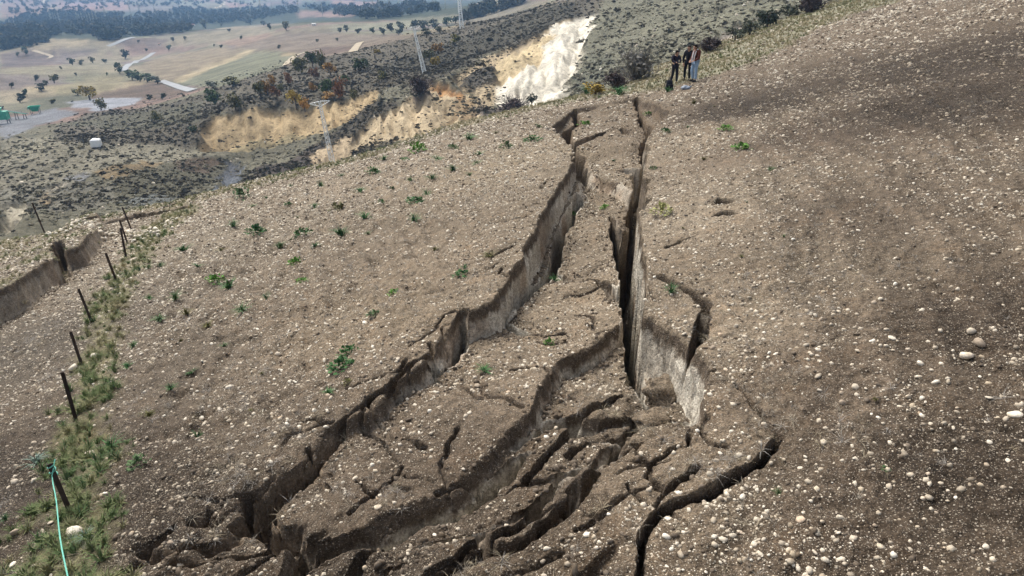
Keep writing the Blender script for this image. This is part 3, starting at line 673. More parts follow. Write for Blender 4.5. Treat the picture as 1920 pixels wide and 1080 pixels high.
# patchwork of plots on the valley floor: strips of stubble, plough and fallow
_r7 = np.random.default_rng(77); _C = np.stack([_r7.uniform(-1500, 1500, 900), _r7.uniform(150, 2300, 900)], -1); _C[600:, 1] = _r7.uniform(200, 900, 300); _C[600:, 0] *= .5; _th = _r7.uniform(-.5, .5, 900); _st = _r7.uniform(.3, .6, 900)
PAL = np.array([(.21, .18, .125), (.13, .105, .09), (.17, .16, .11), (.24, .20, .13), (.115, .115, .08), (.155, .13, .115), (.19, .135, .11), (.18, .175, .12)])
fi = np.where(R2 > 230)[0]; best = np.full(len(fi), 1e18); who = np.zeros(len(fi), int)
_px = X2[fi] + 12 * fbm(X2[fi] * .01, Y2[fi] * .01, 115, 2); _py = Y2[fi] + 12 * fbm(X2[fi] * .01, Y2[fi] * .01, 116, 2)
for i in range(900):
    ax_ = (_px - _C[i, 0]) * math.cos(_th[i]) + (_py - _C[i, 1]) * math.sin(_th[i]); ay_ = -(_px - _C[i, 0]) * math.sin(_th[i]) + (_py - _C[i, 1]) * math.cos(_th[i])
    q_ = (ax_ * .5) ** 2 + (ay_ * (1 + _st[i] * 2) * .5) ** 2; m_ = q_ < best; best[m_] = q_[m_]; who[m_] = i
colr[fi] = PAL[_r7.integers(0, len(PAL), 900)][who] * _r7.uniform(.8, 1.15, 900)[who][:, None]
scrub = np.full(len(X2), .05); bare = np.zeros(len(X2))
_wa = AZ2.ravel() + .012 * fbm(X2 * .11, Y2 * .11, 111, 3) * sstep(500, 150, R2) + .004 * fbm(X2 * .03, Y2 * .03, 113, 2) + .007 * fbm(X2 * .5, Y2 * .5, 117, 2) * sstep(400, 150, R2); _wr = np.log(R2) + .03 * fbm(X2 * .10, Y2 * .10, 112, 3) * sstep(500, 150, R2)
for poly, c, s_, b_ in ZONES:
    d = []
    for i in range(len(poly)):                                  # follow the edges closely over the ground
        p, q = np.array(poly[i], float), np.array(poly[(i + 1) % len(poly)], float)
        m = max(1, int(np.hypot(*(q - p)) / 14)) if max(abs(p).max(), abs(q).max()) < 1800 else 1
        d += [p + (q - p) * j / m for j in range(m)]
    H = vhits(d); pa = np.stack([np.arctan2(H[:, 0], H[:, 1]), np.log(np.hypot(H[:, 0], H[:, 1]))], -1)
    m = boxed(_wa, _wr, pa, .02)
    idx = np.where(m)[0]; ins = idx[in_poly(_wa[idx], _wr[idx], pa)]
    colr[ins] = c; scrub[ins] = s_; bare[ins] = b_
def soft(a, n):
    a = a.reshape(NR2, NA2, -1).copy()
    for _ in range(n):
        a[1:-1, 1:-1] = .4 * a[1:-1, 1:-1] + .15 * (a[2:, 1:-1] + a[:-2, 1:-1] + a[1:-1, 2:] + a[1:-1, :-2])
    return a.reshape(NR2 * NA2, -1)
colr = soft(colr, 1); scrub = soft(scrub, 1)[:, 0]; bare = soft(bare, 2)[:, 0]
# gullies in the bare faces
_a1 = AZ2.ravel() * 135; Z2 = Z2 - bare * sstep(300, 150, R2) * (2.8 * np.abs(fbm(_a1 * .22 + 4 + .3 * vn(_a1 * .1, R2 * .1, 123), R2 * .035, 121, 3)) + 1.5 * np.abs(fbm(_a1 * .8, R2 * .09, 122, 3)) + .6 * fbm(X2 * .3, Y2 * .3, 124, 3))
i0 = (np.arange(NR2 - 1)[:, None] * NA2 + np.arange(NA2 - 1)[None, :]).ravel()
me = mesh_np('valley', np.stack([X2, Y2, Z2 + CZ], -1), np.stack([i0, i0 + 1, i0 + NA2 + 1, i0 + NA2], -1))
add_attr(me, 'tone', colr); add_attr(me, 'scrub', scrub); add_attr(me, 'bare', bare)
k = NT('valley_ground', .95, .1)
n1 = k.noise(1.3, 6, .8); n2 = k.noise(.09, 4, .6); n3 = k.noise(.35, 3, .65, k.pos((1, 1, .15)))
c = k.scale_col(k.attr('tone', 'Color'), k.math('MULTIPLY', k.mr(n1, .3, .7, .6, 1.4), k.mr(n2, .3, .7, .78, 1.22)))
c = k.mix(k.math('MULTIPLY', k.attr('scrub'), k.mr(n1, .48, .66)), c, (.052, .05, .036))
c = k.mix(k.math('MULTIPLY', k.attr('bare'), k.mr(n3, .35, .7, 0, .55)), c, k.mix(1.0, c, (1.3, 1.3, 1.3), 'MULTIPLY'))
c = k.mix(k.math('MULTIPLY', k.attr('bare'), k.mr(n1, .56, .7, 0, .4)), c, (.18, .135, .085))
M_VAL = k.done(c, k.bump(n1, .8, .6))
valley = tag(link('valley', me, M_VAL), kind='structure')

# air
mb = MB(); mb.box((0, 2000, -10), (9400, 4700, 360))
k = bpy.data.materials.new('haze_air'); k.use_nodes = True; t_ = k.node_tree; t_.nodes.clear()
ou = t_.nodes.new('ShaderNodeOutputMaterial'); pv = t_.nodes.new('ShaderNodeVolumePrincipled')
pv.inputs['Color'].default_value = (.36, .62, 1.0, 1); pv.inputs['Density'].default_value = .00026; pv.inputs['Anisotropy'].default_value = 0.0
t_.links.new(pv.outputs[0], ou.inputs['Volume'])
mb.build('haze', k); tag(bpy.data.objects['haze'], 'thin bluish air over the whole valley', 'haze', kind='stuff')

# ------------------------------------------------------------------ scattering of what nobody could count
def scatter(name, P, rot, scl, vi, tint, variants, parent=None):
    me = bpy.data.meshes.new(name); n = len(P)
    me.vertices.add(n); me.vertices.foreach_set('co', np.asarray(P, np.float32).ravel())
    for nm, a in (('rot', rot), ('scl', scl)):
        at = me.attributes.new(nm, 'FLOAT_VECTOR', 'POINT'); at.data.foreach_set('vector', np.asarray(a, np.float32).ravel())
    at = me.attributes.new('vi', 'INT', 'POINT'); at.data.foreach_set('value', np.asarray(vi, np.int32))
    at = me.attributes.new('tint', 'FLOAT', 'POINT'); at.data.foreach_set('value', np.asarray(tint, np.float32))
    col = bpy.data.collections.new(name + '_variants')
    for i, m in enumerate(variants):
        o = bpy.data.objects.new('%s_%02d' % (name, i), m); col.objects.link(o)
    o = bpy.data.objects.new(name, me); COL.objects.link(o)
    g = bpy.data.node_groups.new(name, 'GeometryNodeTree')
    g.interface.new_socket('Geometry', in_out='INPUT', socket_type='NodeSocketGeometry'); g.interface.new_socket('Geometry', in_out='OUTPUT', socket_type='NodeSocketGeometry')
    N = g.nodes.new; L = g.links.new
    gi, go, ip, ci = N('NodeGroupInput'), N('NodeGroupOutput'), N('GeometryNodeInstanceOnPoints'), N('GeometryNodeCollectionInfo')
    ci.inputs['Collection'].default_value = col; ci.inputs['Separate Children'].default_value = True; ci.inputs['Reset Children'].default_value = True
    ip.inputs['Pick Instance'].default_value = True
    L(gi.outputs[0], ip.inputs['Points']); L(ci.outputs[0], ip.inputs['Instance'])
    for nm, ty, sk in (('vi', 'INT', 'Instance Index'), ('rot', 'FLOAT_VECTOR', 'Rotation'), ('scl', 'FLOAT_VECTOR', 'Scale')):
        q = N('GeometryNodeInputNamedAttribute'); q.data_type = ty; q.inputs['Name'].default_value = nm
        L(q.outputs['Attribute'], ip.inputs[sk])
    L(ip.outputs[0], go.inputs[0])
    md = o.modifiers.new('scatter', 'NODES'); md.node_group = g
    if parent: o.parent = parent
    return o

# ------------------------------------------------------------------ stones
def stone_mesh(seed, sub=2, ang=.3):
    bm = bmesh.new(); bmesh.ops.create_icosphere(bm, subdivisions=sub, radius=1)
    r = random.Random(seed); ax = (r.uniform(.8, 1.25), r.uniform(.65, 1.0), r.uniform(.5, .75))
    pl = [(Vector((r.gauss(0, 1), r.gauss(0, 1), r.gauss(0, 1))).normalized(), r.uniform(.5, .88)) for _ in range(9)]
    ph_ = [r.uniform(0, 6) for _ in range(3)]
    for v in bm.verts:
        p = v.co.copy()
        for n_, d_ in pl:
            e = p.dot(n_) - d_
            if e > 0: p -= n_ * e * (1 - ang * .4)
        p *= 1 + .06 * math.sin(3 * p.x + ph_[0]) * math.sin(2.5 * p.y + ph_[1]) + .03 * math.sin(6 * p.z + ph_[2])
        v.co = (p.x * ax[0], p.y * ax[1], p.z * ax[2])
    me = bpy.data.meshes.new('stone'); bm.to_mesh(me); bm.free()
    for p in me.polygons: p.use_smooth = True
    return me
def stone_material(name, inst):
    k = NT(name, .85, .2)
    t = k.attr('tint', 'Fac', 'INSTANCER') if inst else k.n('ObjectInfo').outputs['Random']
    rp = k.n('ValToRGB'); k.t.links.new(t, rp.inputs[0]); e = rp.color_ramp.elements
    cols = [(0, (.105, .082, .06)), (.3, (.15, .12, .09)), (.36, (.30, .255, .195)), (.6, (.44, .38, .295)), (.85, (.60, .535, .43)), (1, (.80, .75, .64))] if inst else \
           [(0, (.30, .24, .18)), (.25, (.44, .37, .28)), (.55, (.55, .48, .38)), (.85, (.70, .645, .54)), (1, (.46, .33, .22))]
    e[0].position, e[1].position = cols[0][0], cols[-1][0]; e[0].color = (*cols[0][1], 1); e[1].color = (*cols[-1][1], 1)
    for p_, c_ in cols[1:-1]: q = e.new(p_); q.color = (*c_, 1)
    n = k.noise(60 if inst else 34, 2, .7); n2 = k.noise(9, 1, .6)
    c = k.scale_col(rp.outputs[0], k.mr(n, .3, .7, .8, 1.14))
    c = k.mix(k.mr(n2, .48, .7, 0, .55), c, k.mix(1., c, (.72, .64, .52), 'MULTIPLY'))
    return k.done(c, None if inst else k.bump(n, .5, .006))
M_PEB = stone_material('pebble', True); M_STONE = stone_material('cobble', False)
PEB = [stone_mesh(100 + i, 1) for i in range(7)]
for m in PEB: m.materials.append(M_PEB)
DEN = T3([(700, 350, 2.1), (400, 450, 2.1), (900, 300, 2.1), (300, 700, 1.5), (250, 950, .9), (700, 600, 1.5), (500, 800, 1.1), (800, 900, .75), (1100, 500, 1.4), (1130, 300, 1.1), (1300, 400, 1.5), (1300, 260, 1.4), (1350, 600, 1.5),
          (1300, 900, 1.0), (1000, 1000, .6), (700, 1050, .6), (1600, 700, 1.1), (1600, 950, 1.0), (1850, 700, .75), (1850, 450, .6), (1600, 400, .8), (1500, 250, .5), (1400, 200, .38), (1750, 200, .36), (1900, 100, .36), (50, 900, .6)])
def sample_field(n, a0=-46, a1=46, r0=3.2, r1=62, p=0.0):
    a = np.radians(rng.uniform(a0, a1, n)); u = rng.random(n)
    r = (r0 ** (2 - p) + u * (r1 ** (2 - p) - r0 ** (2 - p))) ** (1 / (2 - p))
    return r * np.sin(a), r * np.cos(a), r
# number per square metre falls with size; far away only the larger ones still show
N0 = 380000
x, y, r = sample_field(N0, p=1.25)
area = (np.radians(92) * (62 ** .75 - 3.2 ** .75) / .75) * r ** 1.25 / N0          # square metres that each sample stands for
smin = np.maximum(.009, .00085 * r)
dens = 190 * (smin / .012) ** -1.9 * np.clip(idw(x, y, DEN, 3) * 1.8, .3, 3.8)
gm = sstep(-.2, .3, poly_sd(x, y, VERGE)); bkm = sstep(-.2, .6, poly_sd(x, y, _bk))
dens = dens * (1 - .65 * gm) * (1 - .55 * bkm) * np.clip(.8 + 1.1 * fbm(x * .55, y * .55, 91, 3) + .9 * fbm(x * 2.6, y * 2.6, 92, 2), .12, 2.4) * (r < brk(x, y) + 1.5)
keep = rng.random(N0) < dens * area
x, y, smin, r = x[keep], y[keep], smin[keep], r[keep]
keep = on_level(x, y); x, y, smin, r = x[keep], y[keep], smin[keep], r[keep]
s = np.minimum(smin * (1 - rng.random(len(x))) ** (-1 / 1.9), np.maximum(.055, .0038 * r)) * .70
z = field_z(x, y) + CZ + s * rng.uniform(-.15, .25, len(x))
print('pebbles', len(x))
tint = np.clip(rng.beta(2.0, 1.6, len(x)), 0, 1) * .72 + .28
clod = rng.random(len(x)) < .3; tint[clod] = rng.uniform(0, .3, clod.sum())
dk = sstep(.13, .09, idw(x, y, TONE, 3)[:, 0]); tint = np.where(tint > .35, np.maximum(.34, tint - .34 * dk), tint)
n = len(x)
scatter('pebbles', np.stack([x, y, z], -1), np.stack([rng.normal(0, .3, n), rng.normal(0, .3, n), rng.uniform(0, 6.28, n)], -1), (s[:, None] * rng.uniform(.85, 1.15, (n, 3))), rng.integers(0, 7, n), tint, PEB)
tag(bpy.data.objects['pebbles'], 'pale gravel and soil crumbs strewn all over the field', 'gravel', kind='stuff')

# single stones of the field, the ones that show largest
STN = [stone_mesh(i, 2) for i in range(9)]
for m in STN: m.materials.append(M_STONE)
def put_stone(name, p, s, parent=None, sink=.25):
    m = STN[random.randrange(9)]
    o = link(name, m, None, parent, (p[0], p[1], p[2] + CZ + s * (.55 - sink)), (random.gauss(0, .25), random.gauss(0, .25), random.uniform(0, 6.28)), (s * random.uniform(.9, 1.15), s * random.uniform(.85, 1.1), s * random.uniform(.8, 1.1)))
    return o
cnt = 0; tries = 0
KNOWN = [(1640, 568, 14), (1590, 582, 14), (1533, 575, 11), (1675, 658, 13), (1608, 658, 14), (1518, 662, 12), (1578, 738, 14), (1702, 745, 20), (1380, 612, 15), (1350, 628, 12), (1232, 1002, 14), (855, 472, 16), (690, 470, 13), (672, 545, 12), (556, 622, 12), (638, 580, 10),
         (378, 785, 13), (320, 1018, 16), (340, 1058, 18), (246, 1002, 16), (1855, 830, 16), (1850, 872, 14), (1708, 892, 18), (1668, 914, 16), (1605, 860, 13), (1520, 940, 14), (1848, 1026, 17), (1862, 1050, 18), (1880, 915, 15), (1838, 910, 16), (1730, 935, 14), (1500, 878, 13), (1470, 862, 13), (1562, 1008, 14), (1528, 1036, 15), (1541, 978, 14),
         (1283, 973, 13), (1387, 998, 14), (1400, 912, 12), (1333, 935, 12), (1238, 845, 12), (1342, 808, 12), (708, 725, 9), (775, 735, 10), (1178, 585, 10), (1297, 600, 9), (1036, 572, 10), (990, 640, 10), (677, 905, 11), (735, 882, 9), (640, 980, 10), (815, 1003, 10), (1130, 1010, 10), (1220, 915, 12), (1350, 850, 12), (1770, 1055, 12), (1640, 985, 12), (1756, 962, 12)]
for a, b, sz in KNOWN:
    p = fhit(a, b); t = p.y * CP - p.z * SP
    put_stone('stone', p, .5 * sz * t / FPX * .85, field, .4); cnt += 1
while cnt < 285 and tries < 6000:
    tries += 1
    a, b = random.uniform(10, 1910), random.uniform(330, 1075)
    if a < 230 and b < 640: continue
    q = ph(a, b); xx, yy = np.array([q[0]]), np.array([q[1]])
    if random.random() > float(idw(xx, yy, DEN, 3)[0]) / 1.7 * (.35 if b < 600 else 1) or not on_level(xx, yy)[0]: continue
    t = depth_on_plane(a, b); s_ = .5 * t / FPX * (5.6 * (1 - random.random()) ** (-1 / 2.8))
    s_ = min(s_, .085)
    put_stone('stone', (q[0], q[1], fz(q[0], q[1])), s_, field, random.uniform(.3, .6)); cnt += 1
# larger boulders that stand out
BOUL = [(1818, 623, 20, 'round whitish boulder above two larger ones on the right brown field'), (1834, 646, 30, 'broad pale boulder, right one of the pair on the brown field'), (1811, 671, 28, 'grey-white boulder, lower left of the pair on the brown field'),
        (238, 435, 13, 'white round boulder at the foot of the leaning fence posts'), (229, 490, 18, 'flat tan boulder at the foot of the sixth fence post'), (250, 490, 14, 'small tan boulder beside the flat one at the fence post'), (212, 527, 13, 'pale boulder at the foot of the post above the bend'),
        (178, 668, 18, 'pale boulder in the verge grass right of a fence post'), (138, 692, 24, 'large grey boulder leaning at the foot of a fence post'), (170, 852, 17, 'white boulder in the verge beside a green weed'), (64, 903, 17, 'white oval boulder left of the roped fence post'), (28, 905, 16, 'white flat boulder at the left edge by the roped post'),
        (198, 927, 14, 'grey round boulder right of the roped fence post'), (95, 982, 14, 'tan oval boulder under the green rope'), (140, 1000, 34, 'pinkish half buried boulder right of the green rope'), (28, 1000, 18, 'pale boulder in the lower left soil'), (25, 1060, 16, 'pale boulder at the bottom left corner'), (153, 866, 12, 'reddish cobble beside the white verge boulder')]
for a, b, sz, lb in BOUL:
    p = fhit(a, b); t = p.y * CP - p.z * SP
    tag(put_stone('boulder', p, .5 * sz * t / FPX * .95, None, .2), lb, 'boulder', 'boulders on and beside the field')
# crumbled soil at the foot of the walls
pr = sstep(.05, .2, locd) * (1 - wall) * (Rxy > 3.5) * (Rxy < 30) * (np.abs(np.degrees(np.arctan2(X, Y))) < 45) * (dl > -2.2) * Rxy ** 1.2 * (maxf(G(wall), 4).ravel() > .3); pr /= pr.sum()
idx = rng.choice(len(X), 4200, p=pr); n = len(idx); dx_ = X[idx] + rng.normal(0, .03, n); dy_ = Y[idx] + rng.normal(0, .03, n); ds_ = np.minimum(.014 * (1 - rng.random(n)) ** (-1 / 1.9), .055)
CL = [stone_mesh(240 + i, 1, .0) for i in range(4)]
for m in CL: m.materials.append(M_PEB)
tag(scatter('crumbled_soil', np.stack([dx_, dy_, field_z(dx_, dy_) + CZ + ds_ * .2], -1), rng.uniform(0, 6.28, (n, 3)), ds_[:, None] * rng.uniform(.7, 1.2, (n, 3)), rng.integers(0, 4, n), rng.uniform(0, .31, n), CL), 'crumbled soil lying along the feet of the fissure walls', 'soil', kind='stuff')
# heap of cleared stones at the corner of the field
xs = []
for i in range(150):
    a = random.uniform(88, 335); b = np.interp(a, [88, 120, 165, 205, 240, 290, 335], [428, 424, 420, 440, 446, 436, 415]) + random.gauss(0, 6)
    p = fhit(a, b)
    if p: xs.append((p, random.uniform(.07, .17)))
m_ = [stone_mesh(200 + i, 1) for i in range(5)]
for m in m_: m.materials.append(M_PEB)
hp = scatter('stone_heap', [(p.x, p.y, p.z + CZ + s_ * .4) for p, s_ in xs], [(random.gauss(0, .4), random.gauss(0, .4), random.uniform(0, 6)) for _ in xs], [(s_,) * 3 for _, s_ in xs], [random.randrange(5) for _ in xs], [random.uniform(.7, 1) for _ in xs], m_)
tag(hp, 'heap of whitish field stones by the upper fence posts', 'stones', kind='stuff')

# fallen blocks of soil in the fissure
def soil_block(px, py, wpx, sx, sy, sz, rz, tilt, label):
    p = fhit(px, py); t = p.y * CP - p.z * SP; s_ = wpx * t / FPX / 2
    bm = bmesh.new(); bmesh.ops.create_cube(bm, size=2); bmesh.ops.subdivide_edges(bm, edges=bm.edges[:], cuts=9, use_grid_fill=True)
    o_ = random.uniform(0, 50)
    for v in bm.verts:
        q = v.co; m = max(abs(q.x), abs(q.y), abs(q.z)); q = q.lerp(q.normalized() * 1.15, .45)
        a = float(fbm(np.array([q.x * 1.6 + o_]), np.array([q.y * 1.6 + q.z * 1.3]), 141, 4)[0]); b = float(vn(np.array([q.x * 6 + o_ + q.z * 4]), np.array([q.y * 6 - q.z * 3]), 142)[0])
        q = q * (1 + .28 * a + .06 * b); v.co = Vector((q.x * sx, q.y * sy, q.z * sz)) * s_
    m = bpy.data.meshes.new('soil_block'); bm.to_mesh(m); bm.free()
    for f_ in m.polygons: f_.use_smooth = True
    o = link('soil_block', m, M_CLOD, None, (p.x, p.y, p.z + CZ + sz * s_ * .1), (tilt[0], tilt[1], rz))
    return tag(o, label, 'soil block', 'blocks of soil fallen into the fissure')
M_CLOD = soil_material('clod', False, (.145, .115, .082))
soil_block(1254, 738, 76, 1, .85, .62, .7, (.25, .1), 'large block of stony soil tilted in the deep pit')
soil_block(1224, 790, 60, 1, .7, .5, .3, (.1, -.1), 'rounded soil block lying below the large tilted one')
soil_block(1194, 832, 36, 1, .6, .6, .2, (0, .1), 'small soil lump in the crack below the rounded block')
# ------------------------------------------------------------------ plants
def leaf_mat(name, col, var=.45):
    k = NT(name, .75, .2); oi = k.n('ObjectInfo'); n = k.noise(5.0, 2, .6, k.obj())
    c = k.scale_col((*col,), k.math('MULTIPLY', k.mr(n, .3, .7, 1 - var, 1 + var), k.mr(oi.outputs['Random'], 0, 1, .8, 1.2, False)))
    return k.done(c)
LM = {'green': leaf_mat('leaf_green', (.055, .085, .03)), 'dark': leaf_mat('leaf_dark', (.038, .05, .03)), 'olive': leaf_mat('leaf_olive', (.11, .105, .035)), 'yellow': leaf_mat('leaf_yellow', (.30, .22, .045)), 'orange': leaf_mat('leaf_orange', (.29, .165, .04)),
      'rust': leaf_mat('leaf_rust', (.19, .095, .045)), 'grey': leaf_mat('leaf_grey', (.085, .095, .065)), 'purple': leaf_mat('twig_purple', (.068, .05, .048)), 'pale': leaf_mat('leaf_pale', (.30, .30, .24)), 'bright': leaf_mat('weed_bright', (.09, .2, .035)), 'weed': leaf_mat('weed_dark', (.045, .115, .035)),
      'weed2': leaf_mat('weed_mid', (.075, .125, .05)), 'blue': leaf_mat('weed_blue', (.14, .2, .16)), 'flower': leaf_mat('weed_flower', (.3, .3, .12)), 'straw': leaf_mat('straw', (.30, .25, .15)), 'scrub': leaf_mat('scrub_leaf', (.068, .068, .046)), 'twig': leaf_mat('twig_grey', (.2, .19, .17))}
M_TRUNK = flat('bark', (.09, .07, .055), .9, .3, 3.)
def crown_mesh(seed, n=300, leaf=.10, lumps=8, tall=1.0, poplar=False):    # unit size: width 1, height = tall
    r = np.random.default_rng(seed)
    if poplar:
        C = np.stack([r.normal(0, .05, 12), r.normal(0, .05, 12), np.linspace(.12, .95, 12)], -1); S = np.interp(C[:, 2], [0, .3, .7, 1], [.25, .45, .38, .12])
        C[:, 2] *= tall
    else:
        C = np.stack([r.uniform(-.28, .28, lumps), r.uniform(-.28, .28, lumps), r.uniform(.25, .75, lumps)], -1); S = r.uniform(.18, .30, lumps); C[:, 2] *= tall
    i = r.integers(0, len(C), n); d = r.normal(size=(n, 3)); d /= np.linalg.norm(d, axis=1, keepdims=True)
    rad = S[i] * r.uniform(.45, 1.08, n); P = C[i] + d * rad[:, None] * np.array([1, 1, .85 * (tall if not poplar else 1.6)])
    P[:, 2] = np.maximum(P[:, 2], .02)
    nn = d + r.normal(0, .6, (n, 3)); nn /= np.linalg.norm(nn, axis=1, keepdims=True)
    a = np.cross(nn, r.normal(size=(n, 3))); a /= np.linalg.norm(a, axis=1, keepdims=True); b = np.cross(nn, a)
    sz = leaf * r.uniform(.6, 1.3, (n, 1))
    V = np.stack([P - a * sz * .5, P + b * sz * .42, P + a * sz * .6, P - b * sz * .42], 1).reshape(-1, 3)
    return mesh_np('crown', V, np.arange(4 * n).reshape(n, 4), False)
CROWN = [crown_mesh(300 + i, 420, .11, 9, random.uniform(.8, 1.05)) for i in range(5)]
CROWN_F = [crown_mesh(320 + i, 150, .17, 7, .95) for i in range(3)]
POPL = [crown_mesh(340 + i, 160, .22, 12, 5.0, True) for i in range(3)]
def twig_bush(seed, n=70):
    r = random.Random(seed); mb = MB()
    for i in range(n):
        a = r.uniform(0, 6.28); e = r.uniform(.25, 1.5); L = r.uniform(.35, .62); d = Vector((math.cos(a) * math.cos(e), math.sin(a) * math.cos(e), math.sin(e)))
        b = Vector((r.gauss(0, .05), r.gauss(0, .05), 0)); m = b + d * L * .55 + Vector((r.gauss(0, .03), r.gauss(0, .03), 0)); t = b + d * L * 1.1 + Vector((r.gauss(0, .08), r.gauss(0, .08), .05))
        mb.tube([b, m, t], [.012, .008, .003], 3, False)
        for j in range(3):
            q = b.lerp(t, r.uniform(.4, .95)); mb.tube([q, q + Vector((r.gauss(0, .12), r.gauss(0, .12), r.uniform(.02, .18)))], [.006, .002], 3, False)
    return mb.mesh('twigs')
TWIG = [twig_bush(360 + i, 90) for i in range(3)]
def trunk_mesh(seed, h=.55, r0=.035):
    r = random.Random(seed); mb = MB(); top = Vector((r.gauss(0, .03), r.gauss(0, .03), h))
    mb.tube([(0, 0, -.08), (0, 0, 0), top * .5, top], [r0 * 1.4, r0 * 1.2, r0, r0 * .6], 6)
    for i in range(4):
        b = top * r.uniform(.5, .95); a = r.uniform(0, 6.28); mb.tube([b, b + Vector((math.cos(a) * .14, math.sin(a) * .14, .12)), b + Vector((math.cos(a) * .26, math.sin(a) * .26, .28))], [r0 * .5, r0 * .35, r0 * .12], 4)
    return mb.mesh('trunk', True)
TRUNK = [trunk_mesh(370 + i) for i in range(3)]
PTRUNK = trunk_mesh(379, 3.4, .05)
def tree(name, p, wd, ht, kind, label, group, cat='tree', far=False):
    e = empty(name, (p[0], p[1], p[2] + CZ), (0, 0, random.uniform(0, 6.28)), (wd, wd, ht))
    if kind in ('purple', 'twig'):
        link('branches', random.choice(TWIG), LM[kind], e, scale=(1.05, 1.05, 1.25)); link('foliage', random.choice(CROWN), LM[kind], e, scale=(.92, .92, .8))
    else:
        link('crown', random.choice(CROWN_F if far else CROWN), LM[kind], e)
        link('trunk', random.choice(TRUNK), M_TRUNK, e)
    return tag(e, label, cat, group)
AUT = [(566, 137, 26, 30, 'olive', 'big olive-brown oak, tallest of the autumn clump on the scrub hill'), (587, 127, 20, 24, 'green', 'dark green tree at the back of the autumn clump'), (604, 128, 18, 27, 'olive', 'brownish tree behind the orange ones in the autumn clump'),
       (589, 146, 16, 17, 'rust', 'small brown tree in the middle of the autumn clump'), (621, 142, 20, 20, 'orange', 'orange-yellow tree right in the autumn clump'), (617, 131, 12, 9, 'rust', 'small russet treetop above the orange-yellow tree'), (540, 160, 14, 22, 'rust', 'slim russet tree standing alone left of the big oak'),
       (512, 160, 14, 18, 'orange', 'small orange tree at the back of the left clump'), (489, 182, 20, 24, 'olive', 'leftmost olive tree of the clump above the tan cliff'), (502, 178, 18, 22, 'orange', 'orange tree beside the leftmost olive one above the cliff'), (520, 188, 18, 22, 'rust', 'red-brown tree at the edge of the tan cliff'),
       (526, 172, 12, 14, 'olive', 'small olive tree behind the red-brown one'), (556, 202, 24, 28, 'yellow', 'round yellow-olive tree on the brink of the tan cliff'), (572, 208, 18, 22, 'orange', 'yellow-orange tree on the cliff brink, right of the round one'), (585, 172, 14, 15, 'orange', 'bright orange bush in the scrub above the brink'),
       (616, 176, 24, 26, 'green', 'dense dark green tree at the lower right of the clump'), (636, 186, 24, 32, 'rust', 'tall orange-brown tree, rightmost of the clump'), (614, 188, 26, 12, 'orange', 'low orange bush under the dense green tree'), (664, 186, 14, 16, 'olive', 'olive bush at the right end of the tan cliff'),
       (649, 154, 12, 11, 'green', 'small green bush in the scrub right of the clump'), (677, 133, 24, 22, 'green', 'green round tree alone on the scrub hill'), (716, 153, 18, 16, 'olive', 'yellow-olive bush alone on the scrub hill'), (707, 101, 10, 8, 'yellow', 'tiny yellow bush on the hill crest'),
       (805, 112, 20, 16, 'olive', 'olive-yellow bush right of the middle pylon'), (821, 99, 18, 16, 'orange', 'orange bush beside the olive one near the middle pylon'), (816, 128, 16, 18, 'yellow', 'golden bush below the pair near the middle pylon'), (852, 86, 22, 17, 'olive', 'green-yellow bush below the farthest pylon'),
       (789, 176, 30, 32, 'purple', 'dark purple bare bush at the foot of the middle pylon'), (403, 196, 28, 27, 'green', 'dark green tree at the left end of the tan cliff'), (442, 206, 24, 25, 'olive', 'olive-orange tree on the left brink of the tan cliff'), (169, 188, 26, 22, 'yellow', 'yellow-green tree beside the gravel yard'),
       (190, 206, 20, 18, 'olive', 'mustard bush in front of the gravel yard'), (292, 228, 18, 18, 'olive', 'dark olive bush on the scrub slope'), (362, 248, 14, 11, 'green', 'small dark bush left of the tan cliff'), (1117, 178, 34, 18, 'yellow', 'low yellow-orange bush below the right hand slope'),
       (1190, 150, 56, 56, 'twig', 'large grey leafless bush left of the three people'), (1157, 166, 38, 30, 'purple', 'reddish bare bush beside the grey leafless one'), (1330, 98, 36, 26, 'purple', 'dark purple bush right of the three people'), (1438, 52, 38, 32, 'dark', 'dark rounded bush halfway up the hedge'),
       (1405, 66, 34, 24, 'grey', 'grey-green hedge bush below the rounded dark one'), (1378, 78, 30, 20, 'grey', 'low grey hedge bush beside the pale track'), (1518, 24, 38, 36, 'purple', 'dark bare bush at the top edge of the picture'), (965, 212, 46, 28, 'purple', 'dark purple thicket at the foot of the white cliff'),
       (997, 196, 16, 18, 'dark', 'dark green bush against the white cliff'), (1480, 20, 30, 20, 'grey', 'grey bush in the hedge below the top bare one')]
for a, b, w_, h_, kd, lb in AUT:
    p = vhit(a, b); t = p.y * CP - p.z * SP
    if a > 1060:
        q = fhit(a, b)
        if q is not None and q.y < p.y: p = q; t = p.y * CP - p.z * SP
    tree('bush' if 'bush' in lb or 'thicket' in lb else 'tree', p, w_ * t / FPX * 1.35, h_ * t / FPX * 1.4, kd, lb, 'autumn trees and bushes on the hillsides', 'bush' if 'bush' in lb or 'thicket' in lb else 'tree')
